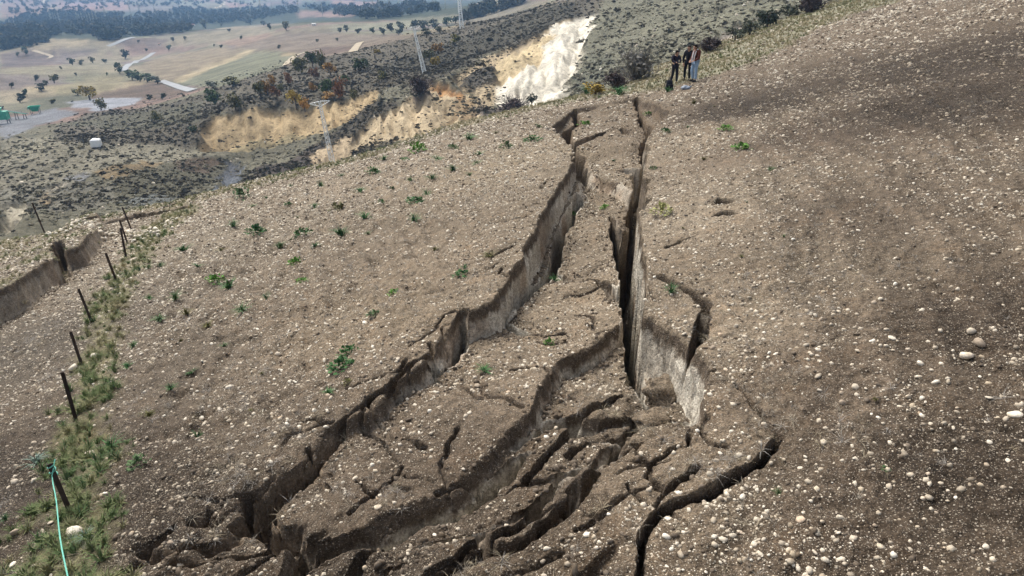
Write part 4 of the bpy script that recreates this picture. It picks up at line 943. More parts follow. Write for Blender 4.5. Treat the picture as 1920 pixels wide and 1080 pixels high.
FART = [(235, 110, 20, 19), (136, 122, 16, 15), (152, 122, 14, 10), (174, 118, 14, 13), (197, 119, 10, 9), (49, 103, 12, 16), (33, 105, 9, 7), (316, 94, 12, 10), (324, 77, 8, 7), (346, 74, 8, 6), (386, 54, 18, 20), (415, 49, 7, 6), (452, 75, 7, 8), (415, 91, 7, 7), (401, 87, 6, 5), (225, 138, 15, 21),
        (248, 150, 27, 20), (263, 153, 24, 18), (277, 154, 24, 16), (296, 157, 20, 15), (400, 165, 28, 14), (437, 162, 34, 18), (102, 156, 22, 16), (78, 170, 24, 14), (146, 178, 20, 12), (97, 195, 18, 10), (38, 192, 24, 20), (46, 180, 14, 14), (88, 160, 12, 10), (67, 152, 15, 13), (22, 165, 12, 10), (280, 188, 17, 13), (304, 186, 18, 13), (4, 207, 11, 9),
        (537, 57, 15, 17), (507, 55, 12, 12), (650, 60, 11, 13), (637, 61, 11, 9), (670, 63, 17, 10), (523, 92, 9, 8), (595, 79, 7, 6), (632, 77, 7, 6), (735, 60, 22, 17), (755, 58, 22, 18), (775, 57, 24, 19), (795, 56, 22, 18), (815, 54, 22, 18), (838, 48, 20, 16), (855, 44, 18, 13), (720, 64, 18, 13), (748, 66, 18, 12), (800, 66, 20, 13), (825, 62, 16, 12), (700, 62, 16, 11), (115, 130, 6, 6), (200, 142, 6, 7), (143, 142, 6, 6), (275, 96, 8, 6), (260, 80, 6, 5), (430, 60, 8, 6), (470, 46, 22, 12), (495, 48, 12, 9), (880, 20, 12, 10), (905, 14, 10, 8), (915, 10, 10, 9), (936, 6, 8, 6)]
Pf = vhits([(a, b) for a, b, _, _ in FART])
for (a, b, w_, h_), p in zip(FART, Pf):
    t = p[1] * CP - p[2] * SP; dark = a > 630 or w_ < 14
    tree('tree', p, w_ * t / FPX * 1.1, h_ * t / FPX * 1.15, random.choice(('dark', 'dark', 'grey', 'green')) if dark else random.choice(('dark', 'grey', 'green', 'olive')), *(('dark tree in the dense row behind the scrub hill and pylons', 'dark tree row behind the pylons') if a >= 690 else ('bushy tree in the hedge along the bend of the pale road', 'hedge trees at the road bend') if 220 < a < 300 and 130 < b < 160 else ('grey-green tree on the eroded slope above the quarry machines', 'trees above the quarry') if a < 160 and b > 145 else ('small tree on the rounded hill top in the middle distance', 'trees on the rounded far hill') if a > 380 and b < 66 else ('small dark tree alone among the valley fields left of the road', 'trees among the fields left of the road') if a < 232 else ('small dark tree on the open fields right of the road', 'trees among the fields right of the road')), far=True)
pp = [(98, 44), (103, 42), (108, 46), (113, 44), (148, 48), (152, 48), (157, 47), (162, 47), (167, 48), (172, 48), (178, 47), (184, 48), (235, 49), (250, 50), (280, 36), (292, 32), (316, 38), (340, 40), (355, 42), (357, 40), (409, 30), (420, 30), (432, 34), (450, 30), (470, 28), (20, 50), (30, 56), (200, 40), (245, 25), (262, 22), (490, 26), (510, 20), (538, 18), (560, 25), (575, 16), (700, 30), (712, 22), (730, 18), (748, 20), (765, 18), (680, 34), (605, 30), (640, 20), (795, 14), (812, 12), (835, 18)]
Pp = vhits(pp)
for (a, b), p in zip(pp, Pp):
    t = p[1] * CP - p[2] * SP; h_ = random.uniform(16, 27) * t / FPX
    e = empty('poplar_tree', (p[0], p[1], p[2] + CZ), (0, 0, random.uniform(0, 6)), (h_ / 5, h_ / 5, h_ / 5))
    link('crown', random.choice(POPL), LM['pale'], e); link('trunk', PTRUNK, LM['twig'], e)
    tag(e, *(('pale slender poplar in the close row left of the white house', 'tree', 'poplar row by the white house') if 140 < a < 190 else ('pale slender poplar at the far left of the wood', 'tree', 'poplars at the left of the wood') if a < 140 else ('pale slender poplar in the middle of the far wood', 'tree', 'poplars in the middle of the wood') if a < 500 else ('pale slender poplar in the bluish wood above the dark tree row', 'tree', 'poplars at the right of the wood')))
# the wooded valley bottom
def px_poly_points(poly, n):
    A = np.array(poly, float); out = []
    while len(out) < n:
        q = np.stack([rng.uniform(A[:, 0].min(), A[:, 0].max(), 4000), rng.uniform(A[:, 1].min(), A[:, 1].max(), 4000)], -1)
        out += list(q[in_poly(q[:, 0], q[:, 1], A)])
    return np.array(out[:n])
def inst_mat(name, cols):
    k = NT(name, .8, .1); t = k.attr('tint', 'Fac', 'INSTANCER'); rp = k.n('ValToRGB'); k.t.links.new(t, rp.inputs[0]); e = rp.color_ramp.elements
    e[0].color = (*cols[0], 1); e[1].color = (*cols[-1], 1)
    for i, c_ in enumerate(cols[1:-1]): q = e.new((i + 1) / (len(cols) - 1)); q.color = (*c_, 1)
    return k.done(rp.outputs[0])
fm = [crown_mesh(400 + i, 90, .22, 6, .9) for i in range(4)]
m_ = inst_mat('wood_leaves', [(.03, .042, .028), (.045, .055, .032), (.06, .06, .038), (.09, .085, .05)])
for m in fm: m.materials.append(m_)
q = np.vstack([px_poly_points([(0, 2), (560, -2), (560, 9), (250, 14), (0, 28)], 170), px_poly_points([(0, 40), (60, 28), (140, 22), (250, 30), (330, 18), (420, 20), (500, 16), (560, 12), (560, 22), (490, 36), (420, 44), (350, 48), (250, 58), (170, 66), (60, 70), (0, 66)], 900),
               px_poly_points([(560, 10), (700, 14), (800, 8), (830, 20), (700, 38), (600, 24)], 240), px_poly_points([(240, 62), (300, 56), (360, 52), (350, 60), (260, 68)], 60), px_poly_points([(180, 70), (240, 64), (230, 74), (190, 76)], 30), px_poly_points([(0, 72), (40, 74), (100, 78), (60, 88), (0, 95)], 50), px_poly_points([(860, 30), (960, 4), (985, 6), (870, 44)], 50)])
H = vhits(q); H = H[np.hypot(H[:, 0], H[:, 1]) < 2300]; n = len(H); sz = rng.uniform(4.5, 10, n)
tag(scatter('wood', H + np.array([0, 0, CZ]), np.stack([np.zeros(n), np.zeros(n), rng.uniform(0, 6.28, n)], -1), sz[:, None] * np.array([1.2, 1.2, 1.1]), rng.integers(0, 4, n), rng.random(n), fm), 'bluish wood filling the far valley bottom', 'wood', kind='stuff')
# low scrub on the hillsides
sm = [crown_mesh(420 + i, 46, .30, 5, .7) for i in range(4)]
m_ = inst_mat('scrub_leaves', [(.06, .054, .043), (.08, .073, .057), (.105, .097, .074), (.14, .13, .098)])
for m in sm: m.materials.append(m_)
pr = scrub * sstep(330, 240, R2) * sstep(60, 70, R2) * R2 ** 1.1; pr /= pr.sum()
idx = rng.choice(len(X2), 24000, p=pr)
sx = X2[idx] + rng.normal(0, .006, len(idx)) * R2[idx]; sy = Y2[idx] + rng.normal(0, .006, len(idx)) * R2[idx]
n = len(idx); sz = (rng.gamma(2.0, .09, n) + .10) * (1 + .0015 * R2[idx])
tag(scatter('scrub', np.stack([sx, sy, val_z(sx, sy) + CZ - .08], -1), np.stack([np.zeros(n), np.zeros(n), rng.uniform(0, 6.28, n)], -1), sz[:, None] * np.array([1.5, 1.5, 1.0]), rng.integers(0, 4, n), rng.random(n) ** 1.3, sm), 'low dark scrub covering the slopes', 'scrub', kind='stuff')

# pale rocks showing in the grass of the slopes
pr = (1 - bare) * (scrub < .6) * sstep(190, 120, R2) * sstep(58, 64, R2) * R2 * (AZ2.ravel() > -.75) * np.where(AZ2.ravel() > .05, 3., .6); pr /= pr.sum()
idx = rng.choice(len(X2), 2600, p=pr); n = len(idx); qx = X2[idx] + rng.normal(0, .4, n); qy = Y2[idx] + rng.normal(0, .4, n); qs = np.minimum(.06 * (1 - rng.random(n)) ** (-1 / 1.8), .45)
tag(scatter('slope_rocks', np.stack([qx, qy, val_z(qx, qy) + CZ], -1), rng.uniform(0, 6.28, (n, 3)) * .3, qs[:, None] * np.ones(3), rng.integers(0, 7, n), rng.uniform(.55, 1, n), PEB), 'pale rocks scattered in the grass of the far slopes', 'rocks', kind='stuff')
# tussocks on the right hand slope
tm_ = [crown_mesh(440 + i, 40, .34, 5, .6) for i in range(3)]; m_ = inst_mat('tussock_leaves', [(.13, .12, .085), (.17, .16, .115), (.21, .19, .135), (.15, .148, .104)])
for m in tm_: m.materials.append(m_)
pr = (1 - bare) * (scrub < .7) * sstep(240, 160, R2) * sstep(58, 64, R2) * R2; pr /= pr.sum()
idx = rng.choice(len(X2), 13000, p=pr); n = len(idx); qx = X2[idx] + rng.normal(0, .5, n); qy = Y2[idx] + rng.normal(0, .5, n); qs = rng.gamma(2.5, .09, n) + .1
tag(scatter('tussocks', np.stack([qx, qy, val_z(qx, qy) + CZ - .05], -1), np.stack([np.zeros(n), np.zeros(n), rng.uniform(0, 6.28, n)], -1), qs[:, None] * np.array([1.8, 1.8, 1.0]), rng.integers(0, 3, n), rng.random(n), tm_), 'grey-green grass tussocks covering the far slopes', 'tussocks', kind='stuff')
# grasses
def tuft_mesh(seed, n=26, spread=.5, h=1.0, wd=.05, bend=.5):
    r = random.Random(seed); V = []; F = []
    for i in range(n):
        a = r.uniform(0, 6.28); d = Vector((math.cos(a), math.sin(a), 0)); s_ = Vector((-d.y, d.x, 0)) * wd * r.uniform(.6, 1.2)
        b = d * r.uniform(0, .22) ; L = h * r.uniform(.5, 1.1); k = r.uniform(.1, 1) * spread
        m = b + d * k * .4 + Vector((0, 0, L * .6)); t = b + d * k * (1 + bend * .6) + Vector((0, 0, L * (1 - bend * k * .6)))
        j = len(V); V += [b - s_, b + s_, m - s_ * .8, m + s_ * .8, t]; F += [(j, j + 1, j + 3, j + 2), (j + 2, j + 3, j + 4)]
    me = bpy.data.meshes.new('tuft'); me.from_pydata(V, [], F); me.update(); return me
def leafy_mesh(seed, n=60):
    r = random.Random(seed); V = []; F = []
    for i in range(n):
        a = r.uniform(0, 6.28); e = r.uniform(.05, 1.4); d = Vector((math.cos(a) * math.cos(e), math.sin(a) * math.cos(e), math.sin(e) * .8)); p = d * r.uniform(.2, .52)
        u = (d + Vector((r.gauss(0, .4), r.gauss(0, .4), r.gauss(0, .4)))).normalized(); s_ = u.cross(Vector((r.gauss(0, .3), r.gauss(0, .3), 1))).normalized()
        L = r.uniform(.13, .24); w_ = L * .36; nn = u.cross(s_) * L * .15
        j = len(V); V += [p, p + u * L * .5 + s_ * w_ + nn, p + u * L, p + u * L * .5 - s_ * w_ + nn, p + u * L * .5]; F += [(j, j + 1, j + 4), (j + 1, j + 2, j + 4), (j + 2, j + 3, j + 4), (j + 3, j, j + 4)]
    for i in range(8):
        a = r.uniform(0, 6.28); d = Vector((math.cos(a) * .35, math.sin(a) * .35, r.uniform(.1, .5))); j = len(V)
        V += [Vector((.01, 0, -.05)), Vector((-.01, 0, -.05)), d]; F += [(j, j + 1, j + 2)]
    me = bpy.data.meshes.new('leaves'); me.from_pydata(V, [], F); me.update(); return me
GT = [tuft_mesh(500 + i, 30, .7, 1.0, .035) for i in range(4)]
m_ = inst_mat('grass_blades', [(.36, .31, .20), (.27, .245, .14), (.18, .185, .09), (.11, .15, .06), (.07, .12, .05)])
for m in GT: m.materials.append(m_)
pr = grass * (R2 * 0 if False else 1) * Rxy ** .9 * (Rxy > 3.5) * (np.abs(np.degrees(np.arctan2(X, Y))) < 50) * (Rxy < Bk + 2); pr /= pr.sum()
idx = rng.choice(len(X), 9500, p=pr)
gx = X[idx] + rng.normal(0, .02, len(idx)) * Rxy[idx] * .3; gy = Y[idx] + rng.normal(0, .02, len(idx)) * Rxy[idx] * .3
vg = verge[idx]; n = len(idx); h_ = np.where(vg > .3, rng.uniform(.06, .17, n), rng.uniform(.05, .13, n)) * (1 + .012 * Rxy[idx])
tt = np.clip(.40 + .5 * fbm(gx * .9, gy * .9, 151, 3) + rng.normal(0, .16, n) + .12 * (vg > .3) - .2 * (bank[idx] > .5), 0, 1)
tag(scatter('grass', np.stack([gx, gy, field_z(gx, gy) + CZ - .01], -1), np.stack([rng.normal(0, .2, n), rng.normal(0, .2, n), rng.uniform(0, 6.28, n)], -1), h_[:, None] * np.array([1.1, 1.1, 1.0]), rng.integers(0, 4, n), tt, GT), 'green and dry grass along the fence, the brow and the bank', 'grass', kind='stuff')
# dry stubble, pale twigs
ST = [tuft_mesh(520 + i, 14, 1.3, .55, .018, .9) for i in range(4)]
m_ = inst_mat('stubble', [(.33, .31, .28), (.26, .24, .21), (.33, .28, .19), (.19, .17, .15)])
for m in ST: m.materials.append(m_)
x, y, r = sample_field(14000, p=1.0, r1=34)
q = np.array([ph(rng.uniform(-20, 125), rng.uniform(600, 730)) for _ in range(900)]); x = np.concatenate([x, q[:, 0]]); y = np.concatenate([y, q[:, 1]]); r = np.hypot(x, y)
ok = (fbm(x * .7, y * .7, 161, 3) > .12 - .3 * (rng.random(len(x)) < .12)) & (poly_sd(x, y, _bk) < 0); x, y, r = x[ok], y[ok], r[ok]; ok = on_level(x, y); x, y, r = x[ok], y[ok], r[ok]; n = len(x)
tag(scatter('stubble', np.stack([x, y, field_z(x, y) + CZ], -1), np.stack([rng.normal(0, .3, n), rng.normal(0, .3, n), rng.uniform(0, 6.28, n)], -1), (rng.uniform(.04, .12, n)[:, None] * np.ones(3)), rng.integers(0, 4, n), rng.random(n), ST), 'dry greyish stubble and straw lying on the soil', 'stubble', kind='stuff')

TUFT = [tuft_mesh(540 + i, 44, .8, .8, .04, .7) for i in range(5)]
LEAFY = [leafy_mesh(560 + i, 85) for i in range(4)]
def plant(px, py, wpx, kind, label, group=None, cat='plant', name='weed_plant'):
    p = fhit(px, py)
    if p is None: return
    t = p.y * CP - p.z * SP; w_ = wpx * t / FPX * 1.25
    me = random.choice(LEAFY) if kind in ('bright', 'flower') else random.choice(TUFT)
    if group: w_ *= random.choice((.6, .75, .9, 1.1, 1.3, 1.6)); kind = random.choice(('weed', 'weed', 'weed', 'weed2', 'weed2', 'olive')); me = random.choice(LEAFY) if random.random() < .3 else me
    s_ = w_ * (.95 if me in LEAFY else .55)
    o = link(name, me, LM[kind], None, (p.x, p.y, p.z + CZ), (random.gauss(0, .15), random.gauss(0, .15), random.uniform(0, 6.28)), (s_ * random.uniform(.8, 1.3), s_ * random.uniform(.7, 1.1), s_ * random.uniform(.55, 1.0)))
    return tag(o, label, cat, group)
for q in [(405, 530, 36, 'bright', 'bright green leafy weed on the left field above the furrows'), (1388, 280, 34, 'bright', 'bright green leafy weed on the right field near the top'), (1361, 243, 20, 'bright', 'small bright weed above the larger one on the right field'),
          (1098, 234, 22, 'bright', 'green leafy weed on the sunken strip at the head of the fissure'), (785, 284, 30, 'bright', 'green leafy weed near the brow of the hill'), (738, 552, 20, 'bright', 'single bright weed in the middle of the left field'), (1030, 646, 24, 'bright', 'bright weed on the edge of the lower scarp'),
          (1242, 400, 44, 'flower', 'pale yellow flowering weed at the right rim of the black chasm'), (552, 496, 26, 'bright', 'light green weed left of centre on the stony field'), (566, 528, 20, 'bright', 'yellowish weed just below the light green one'), (1216, 215, 16, 'bright', 'yellow-green weed in the hole at the head of the fissure'),
          (1072, 402, 18, 'bright', 'green weed at the foot of the pale left wall'), (1134, 390, 16, 'bright', 'small weed at the far end of the middle block'), (1039, 528, 28, 'weed', 'dark green grass tuft on the middle block'), (1258, 548, 32, 'weed', 'low green tuft right of the chasm'), (908, 696, 34, 'weed', 'green tuft with trailing blades below the left scarp'),
          (208, 842, 52, 'weed', 'big bushy green weed at the verge beside the furrows'), (160, 1010, 44, 'blue', 'bluish spiky plant right of the green rope'), (70, 870, 46, 'blue', 'feathery blue-green plant behind the roped post'), (12, 975, 22, 'weed', 'dark green weed at the left picture edge'), (1445, 320, 20, 'weed', 'small green tuft on the brown right field'),
          (800, 365, 22, 'weed', 'green tuft right of the upper tuft row'), (775, 412, 34, 'weed', 'dense dark tuft in the upper left field'), (683, 410, 34, 'weed', 'broad dark tuft beside a pale cobble in the left field'), (437, 425, 28, 'weed', 'green tuft near the outer brow of the left field'), (1100, 175, 34, 'weed', 'grassy green clump on the brow above the fissure'), (1160, 178, 40, 'weed', 'long green clump at the top between both cracks'),
          (1252, 172, 22, 'weed', 'green clump beside the black backpack')]:
    plant(*q)
GR = 'small tufts on the stony field'
for a, b in [(700, 383), (715, 380), (735, 355), (950, 278), (895, 308), (880, 330), (810, 335), (558, 408), (525, 465), (568, 442), (590, 463), (475, 388), (455, 372), (500, 372), (545, 350), (640, 442), (865, 518), (870, 502), (920, 483), (455, 582), (640, 692), (655, 663), (650, 718), (615, 738), (490, 702), (700, 592), (390, 612), (330, 562), (300, 602), (815, 470), (1000, 265), (930, 250), (880, 262), (850, 280), (720, 300), (760, 300), (700, 325), (640, 330), (600, 350), (820, 300), (900, 290), (1010, 240), (480, 440), (415, 470), (370, 500), (345, 470), (300, 500), (280, 560), (340, 640), (420, 650), (320, 730), (360, 700), (280, 780), (240, 690), (430, 540), (500, 560), (350, 590), (250, 650), (260, 870), (540, 385), (675, 360), (590, 390), (635, 395), (690, 440), (770, 340), (850, 320), (780, 380), (470, 770), (370, 820)]:
    plant(a, b, random.uniform(16, 32) * (.85 if b < 400 else 1), 'weed', *(('small green tuft near the brow of the left field, behind the tuft rows', GR + ' near the brow') if b < 345 else ('small green tuft between the fence verge and the bright leafy weed', GR + ' beside the verge') if a < 425 and b < 660 else ('small green tuft in the lower furrows right of the verge', GR + ' in the lower furrows') if a < 500 and b >= 560 else ('small green tuft beside the left scarp of the fissure', GR + ' beside the left scarp') if b > 430 and a > 600 else ('small green tuft in the stony middle of the left field', GR + ' in its middle')), 'grass tuft', 'grass_tuft')
for a, b in [(1280, 428), (1390, 482), (1150, 302), (1225, 318), (1400, 380), (1320, 300), (1290, 240), (1300, 195), (1340, 200), (1470, 445), (1250, 250), (1640, 750), (1460, 925), (1660, 880)]:
    plant(a, b, random.uniform(12, 22), 'weed', 'small green grass tuft on the soil right of the fissure', 'small tufts right of the fissure', 'grass tuft', 'grass_tuft')
# ------------------------------------------------------------------ fence
M_RUST = flat('rusty_iron', (.045, .03, .024), .8, .35, 9., .3)
M_ROPE = flat('green_rope', (.14, .42, .33), .6, .12, 30.)
def upright(base, tx, ty):                                   # point above the base that shows at photo pixel (tx, ty), as upright as it can be
    dx, dy, dz = pdir(tx, ty); s_ = (base.x * dx + base.y * dy) / (dx * dx + dy * dy)
    return Vector((float(dx * s_), float(dy * s_), float(dz * s_)))
C_ = Vector((0, 0, CZ))
def angle_post(base, top, wd):
    a = top - base; L = a.length; m = a.to_track_quat('Z', 'X').to_matrix(); mb = MB(); s_ = wd; t = wd * .16
    prof = [(-s_ / 2, -s_ / 2), (s_ / 2, -s_ / 2), (s_ / 2, -s_ / 2 + t), (-s_ / 2 + t, -s_ / 2 + t), (-s_ / 2 + t, s_ / 2), (-s_ / 2, s_ / 2)]
    V = [m @ Vector((x_, y_, z_)) for z_ in (-.3, L) for x_, y_ in prof]
    F = [(i, (i + 1) % 6, 6 + (i + 1) % 6, 6 + i) for i in range(6)] + [(5, 4, 3, 2, 1, 0), (6, 7, 8, 9, 10, 11)]
    mb.add(V, F); return mb
POSTS = [(85, 428, 60, 380, 'rusty angle iron post on the raised block, outermost of the fence'), (248, 434, 229, 388, 'farthest rusty fence post, in front of the dark scarp'), (239, 456, 224, 412, 'second farthest rusty fence post, crossing the next one'), (237, 485, 226, 428, 'rusty fence post standing at the flat tan boulder'),
         (218, 526, 198, 474, 'rusty fence post with a pale boulder at its foot'), (172, 604, 147, 541, 'rusty fence post right of the raised block wall'), (153, 684, 132, 621, 'rusty fence post beside the large grey boulder'), (143, 789, 117, 699, 'tall rusty fence post below the grey boulder'), (131, 958, 92, 868, 'nearest rusty fence post with green rope tied on')]
for i, (bx, by, tx, ty, lb) in enumerate(POSTS):
    b = fhit(bx, by); tp = upright(b, tx, ty)
    o = angle_post(b, tp, .055 if i > 4 else .065).build('fence_post', M_RUST, loc=b + C_); tag(o, lb, 'fence post', 'rusty fence posts')
    if i == 8: P9b, P9t = b, tp
tieP = P9b.lerp(P9t, .80)
s1 = upright(P9b, 103, 861)
dx, dy, dz = pdir(150, 1180); e_ = Vector((float(dx), float(dy), float(dz))) * 4.3
mb = MB(); mid = [s1, tieP + Vector((.015, -.05, 0))]
for j in range(1, 13):
    f = j / 12; mid.append(tieP.lerp(e_, f) + Vector((.012 * math.sin(9 * f), -.05, -.22 * f * (1 - f))))
rope = empty('green_rope', tieP + C_)
mb.tube([p - tieP for p in mid], .0065, 6); mb.build('strand', M_ROPE, rope, True)
kn = MB(); kn.tube([Vector((.036 * math.cos(a), .036 * math.sin(a), .012 * a - .03)) for a in np.linspace(0, 12.5, 30)], .008, 5); kn.build('knot', M_ROPE, rope, True)
tag(rope, 'turquoise green rope knotted to the nearest fence post', 'rope')

# ------------------------------------------------------------------ pylons
M_STEEL = flat('galvanised_steel', (.74, .77, .78), .55, .1, 2., .4); M_INS = flat('dark_insulator', (.03, .025, .025), .3, .1, 2., .5)
def pylon(bx, by, tx, ty, label, hidden=0.0):
    b = vhit(bx, by); tp = upright(b, tx, ty); ax = tp - b; H = ax.length
    e = empty('pylon', b + C_); zz = ax.normalized(); xx_ = Vector((1, .35, .12)); xx_ = (xx_ - zz * xx_.dot(zz)).normalized(); e.rotation_euler = Matrix((xx_, zz.cross(xx_), zz)).transposed().to_euler()
    w0, w1 = .040 * H, .015 * H; q = .0056 * H
    e.rotation_mode = 'XYZ'
    def cor(f): 
        w_ = w0 + (w1 - w0) * f; return [Vector((sx * w_, sy * w_, f * H)) for sx, sy in ((-1, -1), (1, -1), (1, 1), (-1, 1))]
    for i in range(4):
        mb = MB(); mb.bar(cor(-.06)[i], cor(1)[i], q, 4); mb.build('leg', M_STEEL, e)
    mb = MB(); n = 13
    for j in range(n):
        a, c_ = cor(j / n), cor((j + 1) / n)
        for i in range(4):
            k2 = (i + 1) % 4; mb.bar(a[i], c_[k2], q * .7, 4) if j % 2 else mb.bar(a[k2], c_[i], q * .7, 4)
            mb.bar(c_[i], c_[k2], q * .6, 4)
    mb.build('bracing', M_STEEL, e)
    aw = .155 * H; mb = MB()
    for s_ in (-1, 1):
        for yy in (-w1, w1):
            mb.bar((0, yy, H), (s_ * aw, 0, H * .985), q * .8); mb.bar((0, yy, H * .925), (s_ * aw, 0, H * .985), q * .8)
            mb.bar((s_ * aw * .5, yy * .5, H * .993), (s_ * aw * .38, yy * .6, H * .947), q * .6)
    mb.bar((-w1, 0, H), (w1, 0, H), q); mb.build('cross_arm', M_STEEL, e)
    for xx in (-aw, 0, aw):
        mb = MB(); mb.tube([(xx, 0, H * (.985 if xx else 1.0)), (xx, 0, H * 1.008), (xx, 0, H * 1.014), (xx, 0, H * 1.03)], [q * .7, q * 1.6, q * 1.2, q * .8], 8); mb.build('insulator', M_INS, e, True)
    return tag(e, label, 'pylon', 'lattice power pylons')
pylon(625, 312, 599, 190, 'nearest white lattice pylon at the brow of the left field')
pylon(796, 137, 775, 50, 'middle lattice pylon above the pointed tan cone')
pylon(866, 53, 857, -40, 'farthest lattice pylon cut off by the top of the picture')

# ------------------------------------------------------------------ tank, quarry plant, houses
M_WHITE = flat('white_plastic', (.80, .82, .82), .5, .05, 2., .3); M_GREENP = flat('green_paint', (.05, .34, .22), .55, .15, 2., .3); M_GREENL = flat('pale_green_paint', (.22, .58, .44), .55, .12, 2., .3); M_DKST = flat('dark_steel', (.035, .04, .045), .7, .2, 2., .3)
p = vhit(182, 276); t = p.y * CP - p.z * SP; u_ = t / FPX
e = empty('water_tank', p + C_, (0, 0, .25)); W_ = 16 * u_; H_ = 17 * u_
mb = MB(); mb.box((0, 0, H_ * .44), (W_, W_, H_ * .72)); mb.box((0, 0, H_ * .86), (W_, W_, H_ * .12), None, (.72, .72)); o = mb.build('body', M_WHITE, e); bv = o.modifiers.new('bevel', 'BEVEL'); bv.width = .06 * W_; bv.segments = 3
mb = MB(); mb.tube([(0, 0, H_ * .92), (0, 0, H_ * .98)], W_ * .14, 12); mb.build('lid', M_WHITE, e)
mb = MB()
for s_ in (-.38, 0, .38): mb.box((W_ * s_, 0, H_ * .04), (W_ * .14, W_ * 1.06, H_ * .08))
mb.build('pallet', M_DKST, e)
tag(e, 'white plastic water tank standing on the grassy bench', 'tank')
p = vhit(68, 214); t = p.y * CP - p.z * SP; u_ = t / FPX
e = empty('feed_hopper', p + C_, (0, 0, .35)); w_ = 19 * u_; h_ = 15 * u_
mb = MB(); hw = w_ / 2
a = [(-hw, -hw * .7, h_), (hw, -hw * .7, h_), (hw, hw * .7, h_), (-hw, hw * .7, h_)]; b = [(-hw * .45, -hw * .35, h_ * .38), (hw * .45, -hw * .35, h_ * .38), (hw * .45, hw * .35, h_ * .38), (-hw * .45, hw * .35, h_ * .38)]; c_ = [(x_ * .92, y_ * .92, h_ * .97) for x_, y_, _ in a]; d_ = [(x_ * .9, y_ * .9, h_ * .45) for x_, y_, _ in b]
mb.add(a + b + c_ + d_, [(i + 4, (i + 1) % 4 + 4, (i + 1) % 4, i) for i in range(4)] + [(i, (i + 1) % 4, (i + 1) % 4 + 8, i + 8) for i in range(4)] + [(i + 8, (i + 1) % 4 + 8, (i + 1) % 4 + 12, i + 12) for i in range(4)] + [(12, 13, 14, 15)])
mb.build('bin', M_GREENP, e)
mb = MB()
for i in range(7):
    f = -.9 + i * .3; mb.bar((hw * f, -hw * .72, h_ * .99), (hw * f * .46, -hw * .38, h_ * .4), .015 * w_)
mb.build('ribs', M_GREENP, e)
mb = MB(); mb.box((-hw * 1.01, 0, h_ * .8), (.03 * w_, hw * 1.3, h_ * .3)); mb.build('front_plate', M_GREENL, e)
for sx in (-1, 1):
    for sy in (-1, 1):
        mb = MB(); mb.bar((sx * hw * .7, sy * hw * .5, -.5), (sx * hw * .7, sy * hw * .5, h_ * .72), .022 * w_); mb.build('leg', M_DKST, e)
tag(e, 'green quarry feed hopper on legs beside the gravel yard', 'hopper')
p1, p2 = vhit(54, 222), vhit(12, 226); h1 = 3.0
e = empty('conveyor', p1 + C_); d_ = p2 - p1
mb = MB(); 
for s_ in (-.45, .45): mb.bar(Vector((0, s_, h1 * .5)), d_ + Vector((0, s_, h1 * 1.1)), .12)
mb.build('frame', M_GREENL, e)
mb = MB(); mb.add([Vector((0, -.4, h1 * .55)), Vector((0, .4, h1 * .55)), d_ + Vector((0, .4, h1 * 1.15)), d_ + Vector((0, -.4, h1 * 1.15)), Vector((0, -.4, h1 * .5)), Vector((0, .4, h1 * .5)), d_ + Vector((0, .4, h1 * 1.1)), d_ + Vector((0, -.4, h1 * 1.1))], [(0, 1, 2, 3), (7, 6, 5, 4), (0, 3, 7, 4), (1, 5, 6, 2)]); mb.build('belt', M_DKST, e)
for f in (.15, .5, .85):
    mb = MB(); q = d_ * f; hh = h1 * (.5 + .6 * f); mb.bar(q + Vector((0, -.45, hh)), q + Vector((0, -.7, -.6)), .1); mb.bar(q + Vector((0, .45, hh)), q + Vector((0, .7, -.6)), .1); mb.build('support', M_DKST, e)
tag(e, 'low green conveyor running from the hopper to the left edge', 'conveyor')
p = vhit(5, 232); e = empty('screening_machine', p + C_, (0, 0, .3)); 
mb = MB(); mb.box((0, 0, 2.6), (4.2, 2.6, 2.4), None, (1, .8)); mb.build('body', M_GREENP, e)
mb = MB(); mb.box((-1, 0, 4.3), (2.6, 2.2, 1.0), None, (1.3, 1.3)); mb.build('chute', M_GREENL, e)
for sx in (-1.8, 1.8):
    for sy in (-1, 1):
        mb = MB(); mb.bar((sx, sy, -.8), (sx, sy, 1.5), .14); mb.build('leg', M_DKST, e)
tag(e, 'green screening machine at the left edge of the quarry', 'machine')
M_WALLW = flat('white_render', (.72, .70, .66), .8, .08, .5); M_ROOF = flat('clay_roof', (.25, .11, .07), .8, .2, .6); M_PANE = flat('dark_pane', (.03, .035, .04), .2, .1, .5, .5)
def house(px, py, wpx, label):
    p = vhit(px, py); t = p.y * CP - p.z * SP; w_ = wpx * t / FPX; e = empty('house', p + C_, (0, 0, random.uniform(-.5, .5))); d_ = w_ * .7; h_ = w_ * .42
    mb = MB(); mb.box((0, 0, h_ / 2 - .4), (w_, d_, h_ + .8)); mb.build('wall', M_WALLW, e)
    mb = MB(); V = [(-w_ * .55, -d_ * .58, h_), (w_ * .55, -d_ * .58, h_), (w_ * .55, d_ * .58, h_), (-w_ * .55, d_ * .58, h_), (-w_ * .55, 0, h_ * 1.5), (w_ * .55, 0, h_ * 1.5)]
    mb.add(V, [(0, 1, 5, 4), (2, 3, 4, 5), (0, 4, 3), (1, 2, 5), (3, 2, 1, 0)]); mb.build('roof', M_WALLW if 'white roof' in label else M_ROOF, e)
    for s_ in (-.28, .28):
        mb = MB(); mb.box((w_ * s_, -d_ * .5, h_ * .55), (w_ * .16, .1, h_ * .4)); mb.build('window', M_PANE, e)
    tag(e, label, 'house')
house(139, 56, 11, 'white house with white roof among the valley trees at far left'); house(589, 48, 7, 'small white roof shed on the distant green plot'); house(363, 48, 5, 'tiny house at the edge of the far wood'); house(299, 84, 4, 'tiny white hut by the bend of the road')

